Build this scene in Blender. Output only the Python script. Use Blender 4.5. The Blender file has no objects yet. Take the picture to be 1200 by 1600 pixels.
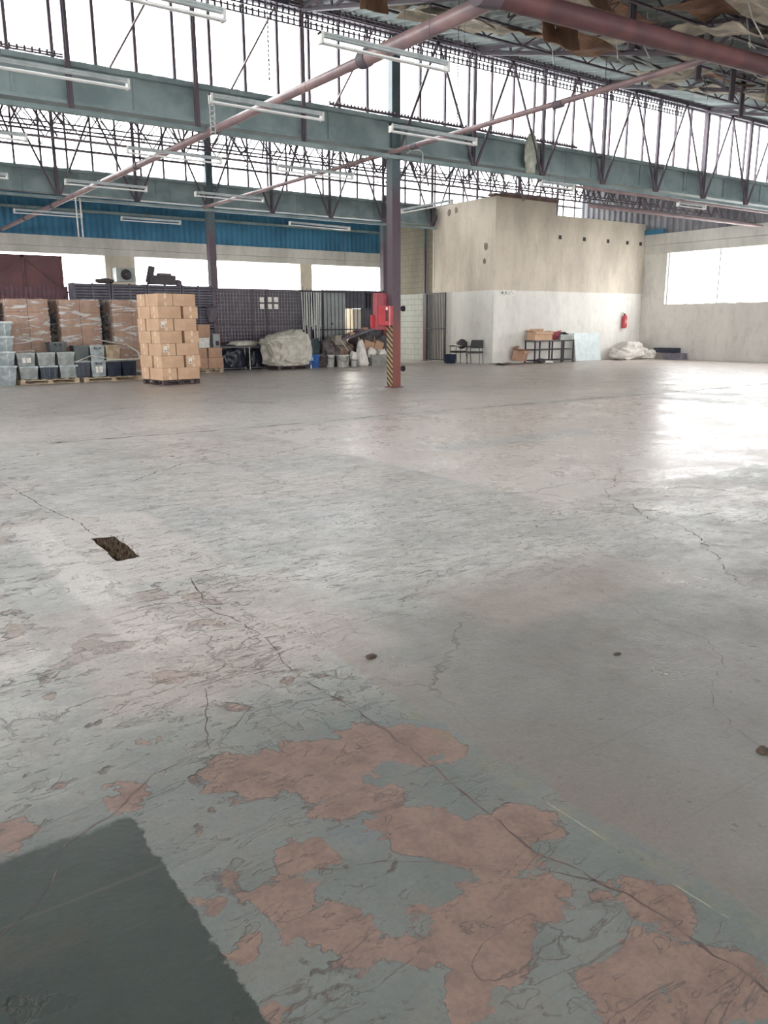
import bpy, math, random
from mathutils import Vector, Matrix, noise
random.seed(7)
PI = math.pi
SC = bpy.context.scene
COL = SC.collection

# ------------------------------------------------------------------ camera, world, exposure
EYE = Vector((0, 0, 1.5))
YAW, PITCH, ROLL, FPX = 0.62043842, 0.23065744, -0.00483526, 1253.547
_cy, _sy, _cp, _sp, _cr, _sr = math.cos(YAW), math.sin(YAW), math.cos(PITCH), math.sin(PITCH), math.cos(ROLL), math.sin(ROLL)
FW = Vector((_sy*_cp, _cy*_cp, -_sp)); _r0 = Vector((_cy, -_sy, 0)); _u0 = _r0.cross(FW)
RT = _cr*_r0 + _sr*_u0; UP = -_sr*_r0 + _cr*_u0
cam = bpy.data.cameras.new('camera'); camo = bpy.data.objects.new('camera', cam); COL.objects.link(camo)
cam.sensor_fit = 'VERTICAL'; cam.sensor_height = 36; cam.lens = FPX/1600*36; cam.clip_end = 500
camo.matrix_world = Matrix(((RT.x, UP.x, -FW.x, 0), (RT.y, UP.y, -FW.y, 0), (RT.z, UP.z, -FW.z, 1.5), (0, 0, 0, 1)))
SC.camera = camo
SC.view_settings.view_transform = 'Standard'; SC.view_settings.look = 'None'
SC.view_settings.gamma = 1; SC.view_settings.use_curve_mapping = False
SC.view_settings.exposure = 3.8
SC.cycles.max_bounces = 10; SC.cycles.diffuse_bounces = 7; SC.cycles.glossy_bounces = 3
SC.cycles.transparent_max_bounces = 12; SC.cycles.sample_clamp_indirect = 8

W = bpy.data.worlds.new('overcast_sky'); SC.world = W; W.use_nodes = True
_bg = W.node_tree.nodes['Background']; _bg.inputs[0].default_value = (1.0, 0.99, 0.985, 1); _bg.inputs[1].default_value = 1.0

def portal(name, c, sx, sy, rot):
    l = bpy.data.lights.new(name, 'AREA'); l.shape = 'RECTANGLE'; l.size = sx; l.size_y = sy
    l.cycles.is_portal = True
    o = bpy.data.objects.new(name, l); COL.objects.link(o); o.location = c; o.rotation_euler = rot
XL, XR = -13.0, 29.7                # left and right wall of the hall
YS = [-15.1, -4.8, 5.5, 15.8, 26.1, 35.0]  # the sawtooth lines
GB, GT, HT = 5.30, 5.95, 7.66       # gutter girder bottom and top, glazing head
for i in (1, 2, 3, 4):
    portal('sky_portal', ((XL+XR)/2, YS[i]+.12, (GT+HT)/2), XR-XL, HT-GT, (-PI/2, 0, 0))
portal('sky_portal', (XR+.2, 16.7, 3.25), 2.2, 9.4, (0, PI/2, 0))
portal('sky_portal', (19., 35.25, 3.2), 20, 2.2, (-PI/2, 0, 0))
portal('sky_portal', (8.0, -15.5, 3.0), 40, 3.8, (PI/2, 0, 0))
portal('sky_portal', (XL-.3, 10, 3.1), 2.6, 46, (0, -PI/2, 0))

# ------------------------------------------------------------------ materials
MATS = {}
def lin(c):
    return tuple(((v/255)/12.92 if v <= 10.3 else ((v/255+.055)/1.055)**2.4) for v in c) + (1,)
class NT:
    def __init__(s, name):
        s.m = bpy.data.materials.new(name); s.m.use_nodes = True; s.t = s.m.node_tree
        s.b = s.t.nodes['Principled BSDF']; s.out = s.t.nodes['Material Output']
        s.tc = s.t.nodes.new('ShaderNodeTexCoord')
    def n(s, typ, **kw):
        x = s.t.nodes.new(typ)
        for k, v in kw.items(): setattr(x, k, v)
        return x
    def put(s, sock, v):
        if hasattr(v, 'is_linked') or hasattr(v, 'links'): s.t.links.new(v, sock)
        else: sock.default_value = v
    def noise(s, scale, detail=4, rough=.55, vec=None, dist=0):
        x = s.n('ShaderNodeTexNoise'); x.inputs['Scale'].default_value = scale; x.inputs['Detail'].default_value = detail
        x.inputs['Roughness'].default_value = rough; x.inputs['Distortion'].default_value = dist
        s.t.links.new(vec if vec is not None else s.tc.outputs['Object'], x.inputs['Vector']); return x.outputs[0]
    def math(s, op, a, b=0., c=0., clamp=False):
        x = s.n('ShaderNodeMath', operation=op); x.use_clamp = clamp
        s.put(x.inputs[0], a); s.put(x.inputs[1], b)
        if len(x.inputs) > 2: s.put(x.inputs[2], c)
        return x.outputs[0]
    def ramp(s, f, a, b, lo=0., hi=1.):
        x = s.n('ShaderNodeMapRange'); x.clamp = True; x.interpolation_type = 'SMOOTHSTEP'
        s.put(x.inputs[0], f)
        for i, v in zip((1, 2, 3, 4), (a, b, lo, hi)): x.inputs[i].default_value = v
        return x.outputs[0]
    def mix(s, f, a, b, mode='MIX'):
        x = s.n('ShaderNodeMix', data_type='RGBA', blend_type=mode); s.put(x.inputs[0], f)
        s.put(x.inputs[6], a); s.put(x.inputs[7], b); return x.outputs[2]
    def xyz(s):
        x = s.n('ShaderNodeSeparateXYZ'); s.t.links.new(s.tc.outputs['Object'], x.inputs[0]); return x.outputs
    def scaled(s, v):
        x = s.n('ShaderNodeVectorMath', operation='MULTIPLY'); s.t.links.new(s.tc.outputs['Object'], x.inputs[0])
        x.inputs[1].default_value = v; return x.outputs[0]
    def bump(s, h, strength, dist=.01):
        x = s.n('ShaderNodeBump'); x.inputs['Strength'].default_value = strength; x.inputs['Distance'].default_value = dist
        s.t.links.new(h, x.inputs['Height']); s.t.links.new(x.outputs[0], s.b.inputs['Normal'])
    def base(s, c): s.put(s.b.inputs['Base Color'], c)
    def rough(s, r): s.put(s.b.inputs['Roughness'], r)

def mat(name, c1, c2=None, scale=3., rough=.6, metal=0., bump=0., bscale=20., detail=4, lo=.35, hi=.65):
    if name in MATS: return MATS[name]
    k = NT(name)
    if c2 is None: c2 = tuple(v*.8 for v in c1)
    f = k.ramp(k.noise(scale, detail), lo, hi)
    k.base(k.mix(f, lin(c1), lin(c2))); k.rough(rough); k.b.inputs['Metallic'].default_value = metal
    if bump: k.bump(k.noise(bscale, 3), bump, .02)
    MATS[name] = k.m; return k.m

teal = mat('teal paint', (148, 166, 168), (124, 142, 145), 1.5, .5)
steel_dark = mat('dark primed steel', (92, 88, 98), (102, 88, 96), 2.5, .6)
steel_black = mat('black steel', (44, 40, 48), (60, 52, 58), 4, .5)
red_oxide = mat('red oxide steel', (110, 72, 74), (88, 60, 64), 2.5, .55)
pipe_mat = mat('faded pipe paint', (160, 134, 134), (134, 114, 120), 2, .4)
galv = mat('galvanised sheet', (150, 152, 152), (120, 124, 126), 4, .4, .4)
roof_sheet = mat('roof sheeting underside', (150, 158, 156), (124, 132, 132), 1.2, .7)
clad_grey = mat('grey cladding', (136, 136, 142), (112, 112, 120), 1.2, .6)
clad_blue = mat('blue cladding', (64, 128, 164), (52, 108, 142), .8, .6)
lamp_white = mat('lamp enamel', (226, 226, 222), (205, 206, 204), 6, .4)
tube_glass = mat('lamp tube glass', (245, 245, 245), (236, 238, 240), 6, .2)
card = mat('brown cardboard', (208, 174, 144), (194, 160, 132), 3, .75, 0, .05, 40)
card_dark = mat('dusty cardboard', (184, 146, 122), (164, 130, 110), 4, .75)
tape = mat('beige packing tape', (232, 212, 188), (220, 198, 172), 9, .35)
paper = mat('white paper', (236, 234, 226), (214, 212, 206), 8, .6)
ink = mat('dark print', (54, 50, 52), (66, 60, 62), 8, .6)
wood = mat('pallet wood', (188, 172, 148), (156, 138, 116), 6, .8)
wood_dark = mat('dark pallet wood', (84, 70, 70), (58, 48, 50), 6, .8)
tote_grey = mat('grey plastic', (152, 158, 156), (118, 124, 124), 5, .3)
tote_silver = mat('clear plastic', (170, 180, 182), (136, 146, 150), 6, .2)
tote_navy = mat('navy plastic', (40, 52, 70), (30, 40, 54), 5, .3)
tote_green = mat('dark green plastic', (66, 78, 78), (52, 62, 64), 5, .35)
blue_pl = mat('blue plastic', (44, 96, 170), (36, 76, 140), 6, .35)
white_pl = mat('white plastic', (222, 222, 216), (200, 200, 194), 7, .35)
bag_mat = mat('woven white sack', (206, 202, 192), (182, 178, 166), 5, .75, 0, .25, 14)
bag_white = mat('white sack cloth', (232, 228, 222), (208, 202, 196), 5, .75, 0, .25, 12)
rag = mat('grey rag', (120, 112, 110), (84, 80, 82), 8, .9, 0, .4, 12)
rag_dark = mat('dark rag', (58, 52, 58), (80, 70, 70), 8, .9, 0, .4, 12)
red_paint = mat('red paint', (192, 68, 76), (172, 58, 66), 6, .35)
pink_paint = mat('faded red paint', (170, 84, 92), (150, 72, 82), 5, .5)
door_red = mat('maroon door paint', (116, 76, 78), (100, 66, 72), 1.2, .6)
seat_dark = mat('dark chair vinyl', (50, 50, 52), (66, 64, 64), 12, .5)
board_white = mat('white faced board', (212, 222, 224), (196, 208, 212), 5, .35)
sheet_grey = mat('grey steel sheet', (164, 170, 168), (144, 150, 150), 2, .5)
panel_teal = mat('dark teal board', (52, 72, 80), (40, 58, 66), 4, .5)
dirt = mat('dry dirt', (84, 68, 56), (44, 36, 32), 14, .95, 0, .6, 30)
dry_grass = mat('dry grass', (112, 94, 76), (76, 62, 50), 20, .9)
crack_mat = mat('crack dirt', (74, 62, 58), (104, 90, 84), 9, .95)
cream_board = mat('cream ceiling board', (216, 206, 188), (160, 154, 142), 2.5, .8)
brown_board = mat('water stained ceiling board', (160, 122, 98), (120, 94, 78), 2, .85)
insul = mat('grey insulation', (160, 162, 154), (96, 102, 102), 3, .95, 0, .5, 8)
yard = mat('yard gravel', (170, 165, 158), (150, 146, 140), 2, .9)
strap_mat = mat('perforated strap', (196, 198, 196), (150, 154, 156), 30, .4)
hook_white = mat('white conduit', (214, 214, 210), (190, 192, 190), 9, .4)
glow = NT('lamp light'); glow.b.inputs['Emission Color'].default_value = (1, .95, .85, 1); glow.b.inputs['Emission Strength'].default_value = .5; glow = glow.m

def make_film():
    k = NT('stretch film'); k.base(lin((225, 222, 218))); 
    k.rough(.18); k.b.inputs['Alpha'].default_value = .3
    a = k.ramp(k.noise(1.5, 4, .55, k.scaled((1, 1, 5)), 1.5), .5, .62, .12, .8); k.put(k.b.inputs['Alpha'], a); k.b.inputs['Specular IOR Level'].default_value = .9  # pale streaks in the opacity stand for highlights on the film
    k.bump(k.noise(3, 4, .6, k.scaled((1, 1, 4)), 1.5), .7, .05); return k.m
film = make_film()
def make_glass():
    k = NT('dusty pane'); t = k.t
    tr = k.n('ShaderNodeBsdfTransparent'); tl = k.n('ShaderNodeBsdfTranslucent'); gl = k.n('ShaderNodeBsdfGlossy')
    tl.inputs[0].default_value = (.9, .93, .95, 1); gl.inputs['Roughness'].default_value = .1
    a = k.n('ShaderNodeMixShader'); b = k.n('ShaderNodeMixShader')
    k.put(a.inputs[0], k.ramp(k.noise(1.5, 4), .3, .7, .2, .38)); t.links.new(tr.outputs[0], a.inputs[1]); t.links.new(tl.outputs[0], a.inputs[2])
    b.inputs[0].default_value = .05; t.links.new(a.outputs[0], b.inputs[1]); t.links.new(gl.outputs[0], b.inputs[2])
    t.links.new(b.outputs[0], k.out.inputs[0]); return k.m
glass = make_glass()
def make_wall(name, up, lowc, dado, streak=1., brick=False):
    k = NT(name); x, y, z = k.xyz()
    wob = k.math('MULTIPLY', k.noise(1.5, 3), .06)
    f = k.ramp(k.math('ADD', z, wob), dado+.02, dado+.05)
    n1 = k.ramp(k.noise(.9, 6, .65, k.scaled((1, 1, .35))), .35, .7)
    n2 = k.ramp(k.noise(5, 6, .7, k.scaled((1, 1, .5))), .45, .75)
    cu = k.mix(n1, lin(up), lin(tuple(v*.86 for v in up))); cl = k.mix(n1, lin(lowc), lin(tuple(v*.93 for v in lowc)))
    c = k.mix(f, cl, cu); c = k.mix(k.math('MULTIPLY', n2, .18*streak), c, lin((120, 112, 102)))
    sc = k.ramp(k.noise(11, 3, .5, k.scaled((1, 1, 1))), .68, .76)
    c = k.mix(k.math('MULTIPLY', sc, .16*streak), c, lin((90, 84, 80)))
    h = k.noise(9, 5)
    if brick:
        comb = k.n('ShaderNodeCombineXYZ'); k.put(comb.inputs[0], k.math('ADD', x, y)); k.put(comb.inputs[1], z)
        br = k.n('ShaderNodeTexBrick'); k.t.links.new(comb.outputs[0], br.inputs[0])
        br.inputs['Scale'].default_value = 1; br.inputs['Brick Width'].default_value = .45; br.inputs['Row Height'].default_value = .225
        br.inputs['Mortar Size'].default_value = .012; br.inputs['Mortar Smooth'].default_value = .3
        c = k.mix(k.math('MULTIPLY', br.outputs['Fac'], .45), c, lin((84, 78, 70)))
        h = k.math('SUBTRACT', k.math('MULTIPLY', h, .3), br.outputs['Fac'])
    k.base(c); k.rough(.85); k.bump(h, .35, .015); return k.m
plaster = make_wall('plastered block wall', (214, 204, 188), (230, 228, 222), 2.68)
brick_paint = make_wall('painted block wall', (134, 130, 114), (178, 182, 174), 2.68, 1., True)
wall_white = make_wall('dirty white wall', (226, 224, 218), (224, 220, 214), 2.5, 1.1)
band_mat = make_wall('pale beam', (214, 212, 206), (210, 206, 200), 0., .7)
part_mat = make_wall('dark partition', (112, 112, 118), (98, 94, 106), 1.3, .6, True)
def make_column():
    k = NT('column paint'); x, y, z = k.xyz()
    wob = k.math('MULTIPLY', k.noise(3, 4, .6, k.scaled((1, 1, .4))), .9); zz = k.math('ADD', z, wob)
    c = k.mix(k.ramp(zz, 1.5, 2.6), lin((124, 66, 58)), lin((84, 70, 80)))
    c = k.mix(k.ramp(zz, 4.6, 5.4), c, lin((84, 100, 106)))
    c = k.mix(k.math('MULTIPLY', k.ramp(k.noise(7, 5), .55, .7), .5), c, lin((70, 52, 52)))
    k.base(c); k.rough(.45); return k.m
column_mat = make_column()
def make_stripes():
    k = NT('hazard stripes'); x, y, z = k.xyz()
    a = k.math('FRACT', k.math('MULTIPLY', k.math('ADD', z, k.math('MULTIPLY', y, -.75)), 8.2))
    f = k.ramp(a, .45, .52); c = k.mix(f, lin((38, 34, 34)), lin((172, 146, 108)))
    c = k.mix(k.math('MULTIPLY', k.ramp(k.noise(14, 4), .55, .7), .4), c, lin((90, 70, 60)))
    k.base(c); k.rough(.5); return k.m
stripes = make_stripes()

# bare and painted islands of the worn foreground, in floor metres (x, y, radius)
PINK = [(1.049, 2.31, 0.113), (1.262, 2.285, 0.085), (1.309, 2.145, 0.159), (1.541, 2.164, 0.158), (1.678, 2.093, 0.132), (0.694, 1.772, 0.044), (0.686, 1.582, 0.042), (0.636, 1.364, 0.041), (0.871, 1.673, 0.082), (0.892, 1.541, 0.077), (1.039, 1.583, 0.019), (0.935, 1.428, 0.049), (1.345, 1.754, 0.113), (1.361, 1.587, 0.094), (1.432, 1.499, 0.113), (1.595, 1.532, 0.1), (1.145, 1.33, 0.116), (1.312, 1.294, 0.139), (1.152, 1.195, 0.093), (1.476, 1.313, 0.061), (1.027, 1.145, 0.057), (1.609, 1.201, 0.054), (1.631, 1.092, 0.082), (1.638, 1.0, 0.061), (1.477, 0.959, 0.094), (1.549, 0.835, 0.121), (1.31, 0.94, 0.086), (1.231, 1.943, 0.095), (1.345, 1.926, 0.074), (0.682, 2.409, 0.056), (0.314, 2.423, 0.058), (1.024, 1.795, 0.072)]
TEALB = [(1.453, 1.966, 0.078), (1.532, 1.791, 0.11), (1.025, 1.562, 0.055), (1.151, 1.471, 0.073), (1.079, 1.405, 0.051), (1.448, 1.11, 0.093), (0.898, 1.216, 0.097), (1.339, 1.162, 0.075), (1.598, 1.378, 0.067), (1.747, 1.776, 0.079), (1.085, 1.039, 0.062), (1.668, 1.989, 0.029), (1.305, 1.109, 0.035), (1.023, 1.947, 0.067), (0.929, 1.977, 0.066)]
def make_floor():
    k = NT('worn painted concrete'); x, y, z = k.xyz(); mm = k.math
    n_big = k.noise(.35, 5, .6); n_mid = k.noise(1.6, 7, .62); n_fine = k.noise(9, 8, .7); n_grit = k.noise(55, 5, .65); n_spk = k.noise(24, 6, .7)
    wob = mm('MULTIPLY', mm('SUBTRACT', k.noise(2.2, 8, .62), .5), .22)
    wv = k.n('ShaderNodeVectorMath', operation='ADD'); nz = k.n('ShaderNodeTexNoise'); nz.inputs['Scale'].default_value = 7; nz.inputs['Detail'].default_value = 8; nz.inputs['Roughness'].default_value = .62
    k.t.links.new(k.tc.outputs['Object'], nz.inputs['Vector'])
    sub = k.n('ShaderNodeVectorMath', operation='SUBTRACT'); k.t.links.new(nz.outputs['Color'], sub.inputs[0]); sub.inputs[1].default_value = (.5, .5, .5)
    mul = k.n('ShaderNodeVectorMath', operation='SCALE'); k.t.links.new(sub.outputs[0], mul.inputs[0]); mul.inputs['Scale'].default_value = .3
    k.t.links.new(k.tc.outputs['Object'], wv.inputs[0]); k.t.links.new(mul.outputs[0], wv.inputs[1]); warp = wv.outputs[0]
    wx = mm('ADD', x, wob); wy = mm('ADD', y, mm('MULTIPLY', wob, 2.))
    fine_w = mm('MULTIPLY', mm('SUBTRACT', n_spk, .5), .05)
    def inside(v, a, b, e): return mm('MULTIPLY', k.ramp(v, a-e, a+e), k.ramp(v, b-e, b+e, 1., 0.))
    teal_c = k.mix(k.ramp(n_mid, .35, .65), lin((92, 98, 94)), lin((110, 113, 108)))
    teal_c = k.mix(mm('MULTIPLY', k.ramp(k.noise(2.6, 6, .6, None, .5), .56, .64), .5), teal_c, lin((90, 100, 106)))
    teal_c = k.mix(mm('MULTIPLY', k.ramp(k.noise(5, 7, .65), .5, .6), .45), teal_c, lin((112, 106, 98)))
    pink = k.mix(k.ramp(n_fine, .35, .7), lin((136, 109, 96)), lin((118, 94, 84)))
    # middle ground: thin chalky paint over pinkish concrete
    far = k.mix(k.ramp(n_mid, .4, .62), lin((190, 186, 179)), lin((172, 171, 165)))
    far = k.mix(mm('MULTIPLY', k.ramp(n_big, .48, .62), .6), far, lin((198, 180, 171)))
    far = k.mix(mm('MULTIPLY', k.ramp(k.noise(.55, 6, .6, None, .6), .58, .68), .5), far, lin((156, 164, 166)))
    fk = k.noise(5.5, 9, .62, k.scaled((.75, 1.25, 1)), .5)
    far = k.mix(mm('MULTIPLY', k.ramp(fk, .5, .52), .45), far, lin((150, 142, 136)))
    fk2 = k.noise(15, 7, .65, k.scaled((.7, 1.4, 1)), .3)
    far = k.mix(mm('MULTIPLY', k.ramp(fk2, .52, .6), .4), far, lin((136, 130, 124)))
    far = k.mix(mm('MULTIPLY', k.ramp(fk2, .42, .36), .3), far, lin((206, 202, 196)))
    far = k.mix(k.ramp(y, 9.5, 12.5, 0., .75), far, lin((214, 202, 194)))  # floor colour lightened with distance to raise the far end's brightness
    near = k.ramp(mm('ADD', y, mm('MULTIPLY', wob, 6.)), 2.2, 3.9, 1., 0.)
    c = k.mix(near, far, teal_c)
    # islands
    def blobs(L):
        tot = None
        for bx, by, br in L:
            d = k.n('ShaderNodeVectorMath', operation='DISTANCE'); k.t.links.new(warp, d.inputs[0]); d.inputs[1].default_value = (bx, by, 0)
            v = k.ramp(d.outputs['Value'], br*.35, br*1.5, 1., 0.)
            tot = v if tot is None else mm('MAXIMUM', tot, v)
        return tot
    pf = k.noise(3.4, 8, .55, None, .35)
    pb = blobs(PINK); tb = blobs(TEALB)
    zone = k.ramp(mm('ADD', y, mm('MULTIPLY', wob, 2.)), 2.5, 2.9, 1., 0.)
    v_near = mm('ADD', mm('MULTIPLY', mm('SUBTRACT', pf, .5), 1.7), mm('SUBTRACT', pb, mm('MULTIPLY', tb, 1.1)))
    v_near = mm('SUBTRACT', v_near, .2)
    v_far = mm('MULTIPLY', mm('SUBTRACT', pf, .60), 1.6)
    v = mm('ADD', mm('MULTIPLY', v_near, zone), mm('MULTIPLY', v_far, mm('SUBTRACT', 1., zone)))
    lim = k.ramp(wx, 1.74, 1.8, 1., 0.)
    v = mm('SUBTRACT', v, mm('MULTIPLY', mm('SUBTRACT', 1., lim), .25))
    pm = k.ramp(v, -.012, .012)
    edge = mm('MULTIPLY', k.ramp(v, -.045, -.01), k.ramp(v, -.01, .035, 1., 0.))
    edge = mm('MULTIPLY', edge, k.ramp(k.noise(6, 4), .42, .56))
    pinkc = k.mix(near, lin((176, 156, 147)), pink)
    c = k.mix(mm('MULTIPLY', pm, k.ramp(near, 0., 1., .6, .93)), c, pinkc)
    # smooth screed right of the old joint, its reddish margin, dark green field bottom left
    right = mm('MULTIPLY', k.ramp(wx, 1.80, 1.84), k.ramp(wy, 2.9, 3.5, 1., 0.))
    gr = k.mix(k.ramp(k.noise(1.1, 6, .6), .35, .65), lin((114, 111, 105)), lin((107, 99, 93)))
    gr = k.mix(mm('MULTIPLY', mm('MULTIPLY', k.ramp(wx, 1.8, 2.15, 1., 0.), k.ramp(n_mid, .4, .6)), .6), gr, lin((120, 100, 88)))
    c = k.mix(mm('MULTIPLY', right, .9), c, gr)
    dk = mm('MULTIPLY', k.ramp(mm('ADD', mm('ADD', x, mm('MULTIPLY', wob, .3)), fine_w), .643, .652, 1., 0.),
                k.ramp(mm('ADD', mm('ADD', y, mm('MULTIPLY', wob, .8)), fine_w), 2.26, 2.3, 1., 0.))
    dg = k.mix(k.ramp(n_mid, .3, .7), lin((58, 67, 62)), lin((48, 57, 54)))
    dg = k.mix(mm('MULTIPLY', k.ramp(k.noise(3, 6, .65), .52, .66), .4), dg, lin((72, 67, 57)))
    dg = k.mix(mm('MULTIPLY', k.ramp(k.noise(17, 3), .72, .74), .6), dg, lin((150, 152, 146)))
    c = k.mix(dk, c, dg)
    # ochre smear along the joint
    och = mm('MULTIPLY', k.ramp(mm('ABSOLUTE', mm('SUBTRACT', mm('ADD', x, mm('MULTIPLY', wob, .5)), 1.77)), .0, .06, 1., 0.),
                 mm('MULTIPLY', k.ramp(y, 2.3, 2.8, 1., 0.), k.ramp(n_fine, .4, .62)))
    c = k.mix(mm('MULTIPLY', och, .4), c, lin((130, 124, 92)))
    line = mm('MULTIPLY', k.ramp(mm('ABSOLUTE', mm('SUBTRACT', x, mm('ADD', 1.755, mm('MULTIPLY', wob, .12)))), .0, .004, 1., 0.), mm('MULTIPLY', k.ramp(y, 1.5, 1.7, 1., 0.), k.ramp(k.noise(6, 3), .45, .55)))
    c = k.mix(mm('MULTIPLY', line, .6), c, lin((176, 174, 150)))
    c = k.mix(mm('MULTIPLY', edge, mm('SUBTRACT', .75, mm('MULTIPLY', dk, .6))), c, lin((64, 54, 50)))
    # sanded strips by the drain, repair patches and the smooth slab beyond
    for (x0, x1, y0, y1, col, a_, e) in ((1.2, 2.1, 4.5, 6.5, (206, 194, 186), .6, .04), (1.1, 1.36, 3.5, 6.6, (214, 206, 200), .6, .03), (.75, 1.08, 3.3, 5.6, (140, 142, 138), .45, .03), (4.0, 9.5, 8.2, 10.2, (196, 180, 172), .45, .05), (5.1, 14., 4.6, 10.6, (202, 188, 180), .8, .04), (6.2, 9.0, 7.3, 7.8, (146, 156, 158), .5, .1), (.8, 2.2, 2.9, 4.3, (178, 156, 146), .4, .12), (2.7, 4.2, 2.7, 3.5, (160, 138, 126), .4, .12)):
        m = mm('MULTIPLY', inside(wx, x0, x1, e), inside(wy, y0, y1, e))
        c = k.mix(mm('MULTIPLY', m, a_), c, lin(col))
    slab = mm('MULTIPLY', inside(wx, 5.1, 14., .04), inside(wy, 4.6, 10.6, .05))
    calm = mm('SUBTRACT', 1., mm('MAXIMUM', mm('MULTIPLY', slab, .85), mm('MAXIMUM', dk, mm('MULTIPLY', right, .85))))
    # hairline cracks
    vo = k.n('ShaderNodeTexVoronoi', feature='DISTANCE_TO_EDGE'); vo.inputs['Scale'].default_value = .55; k.t.links.new(warp, vo.inputs['Vector'])
    cr = mm('MULTIPLY', mm('MULTIPLY', k.ramp(vo.outputs['Distance'], .0, .0045, 1., 0.), k.ramp(n_big, .47, .55)), mm('SUBTRACT', 1., dk))
    c = k.mix(mm('MULTIPLY', cr, .5), c, lin((84, 72, 66)))
    # lifted flakes
    hs = None
    for (sc_, sx, sy, ctr, wd, msk, lo_, hi_, amt) in ((4.5, .55, 1.5, .587, .011, .8, .45, .56, .75), (8, .6, 1.5, .6, .012, 1.1, .47, .55, .65), (14, .6, 1.4, .62, .016, 1.5, .46, .54, .55), (10, 1.3, .7, .61, .012, .9, .5, .58, .5)):
        fn = k.noise(sc_, 5, .5, k.scaled((sx, sy, 1)), .8)
        fl = mm('MULTIPLY', mm('MULTIPLY', k.ramp(fn, ctr-wd, ctr), k.ramp(fn, ctr, ctr+wd, 1., 0.)), k.ramp(k.noise(msk, 4), lo_, hi_))
        fl = mm('MULTIPLY', fl, calm); c = k.mix(mm('MULTIPLY', fl, amt), c, lin((82, 72, 66)))
        hs = fl if hs is None else mm('ADD', hs, fl)
    sp = mm('MULTIPLY', k.ramp(k.noise(16, 3, .5), .70, .73), mm('SUBTRACT', 1., dk))
    c = k.mix(mm('MULTIPLY', sp, .5), c, lin((74, 64, 60)))
    # scratches
    for ang, th in ((.5, .70), (2.2, .71), (1.2, .71), (2.9, .71)):
        mp = k.n('ShaderNodeMapping'); mp.inputs['Rotation'].default_value = (0, 0, ang); mp.inputs['Scale'].default_value = (.4, 30, 1)
        k.t.links.new(k.tc.outputs['Object'], mp.inputs[0])
        c = k.mix(mm('MULTIPLY', k.ramp(k.noise(1., 2, .5, mp.outputs[0]), th, th+.02), .3), c, lin((88, 82, 78)))
    # stains and grit
    c = k.mix(mm('MULTIPLY', k.ramp(k.noise(.5, 7, .65, k.scaled((.5, 1, 1))), .56, .72), .4), c, lin((128, 108, 98)))
    c = k.mix(mm('MULTIPLY', k.ramp(n_fine, .58, .74), .35), c, lin((92, 84, 80)))
    c = k.mix(k.ramp(n_grit, .3, .75, 0., .3), c, lin((72, 68, 66)))
    c = k.mix(k.ramp(n_spk, .6, .8, 0., .5), c, lin((74, 68, 66)))
    k.base(c)
    r = k.ramp(k.noise(1.3, 6, .6), .3, .7, .26, .42)
    r = mm('SUBTRACT', r, mm('MULTIPLY', slab, .07))
    r = mm('ADD', r, mm('MULTIPLY', pm, .2)); r = mm('ADD', r, mm('MULTIPLY', k.ramp(n_fine, .4, .7), .12))
    k.rough(r); k.put(k.b.inputs['Specular IOR Level'], mm('SUBTRACT', .5, mm('ADD', mm('MULTIPLY', near, .14), mm('MULTIPLY', dk, .2))))
    h = mm('ADD', mm('MULTIPLY', pm, -.6), mm('MULTIPLY', n_mid, .6))
    h = mm('SUBTRACT', h, mm('MULTIPLY', mm('ADD', cr, mm('ADD', hs, edge)), .8))
    h = mm('ADD', h, mm('MULTIPLY', n_fine, .5)); h = mm('ADD', h, mm('MULTIPLY', n_grit, .14)); h = mm('ADD', h, mm('MULTIPLY', fk2, mm('MULTIPLY', calm, .4)))
    k.bump(h, .8, .007); return k.m
floor_mat = make_floor()

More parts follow.
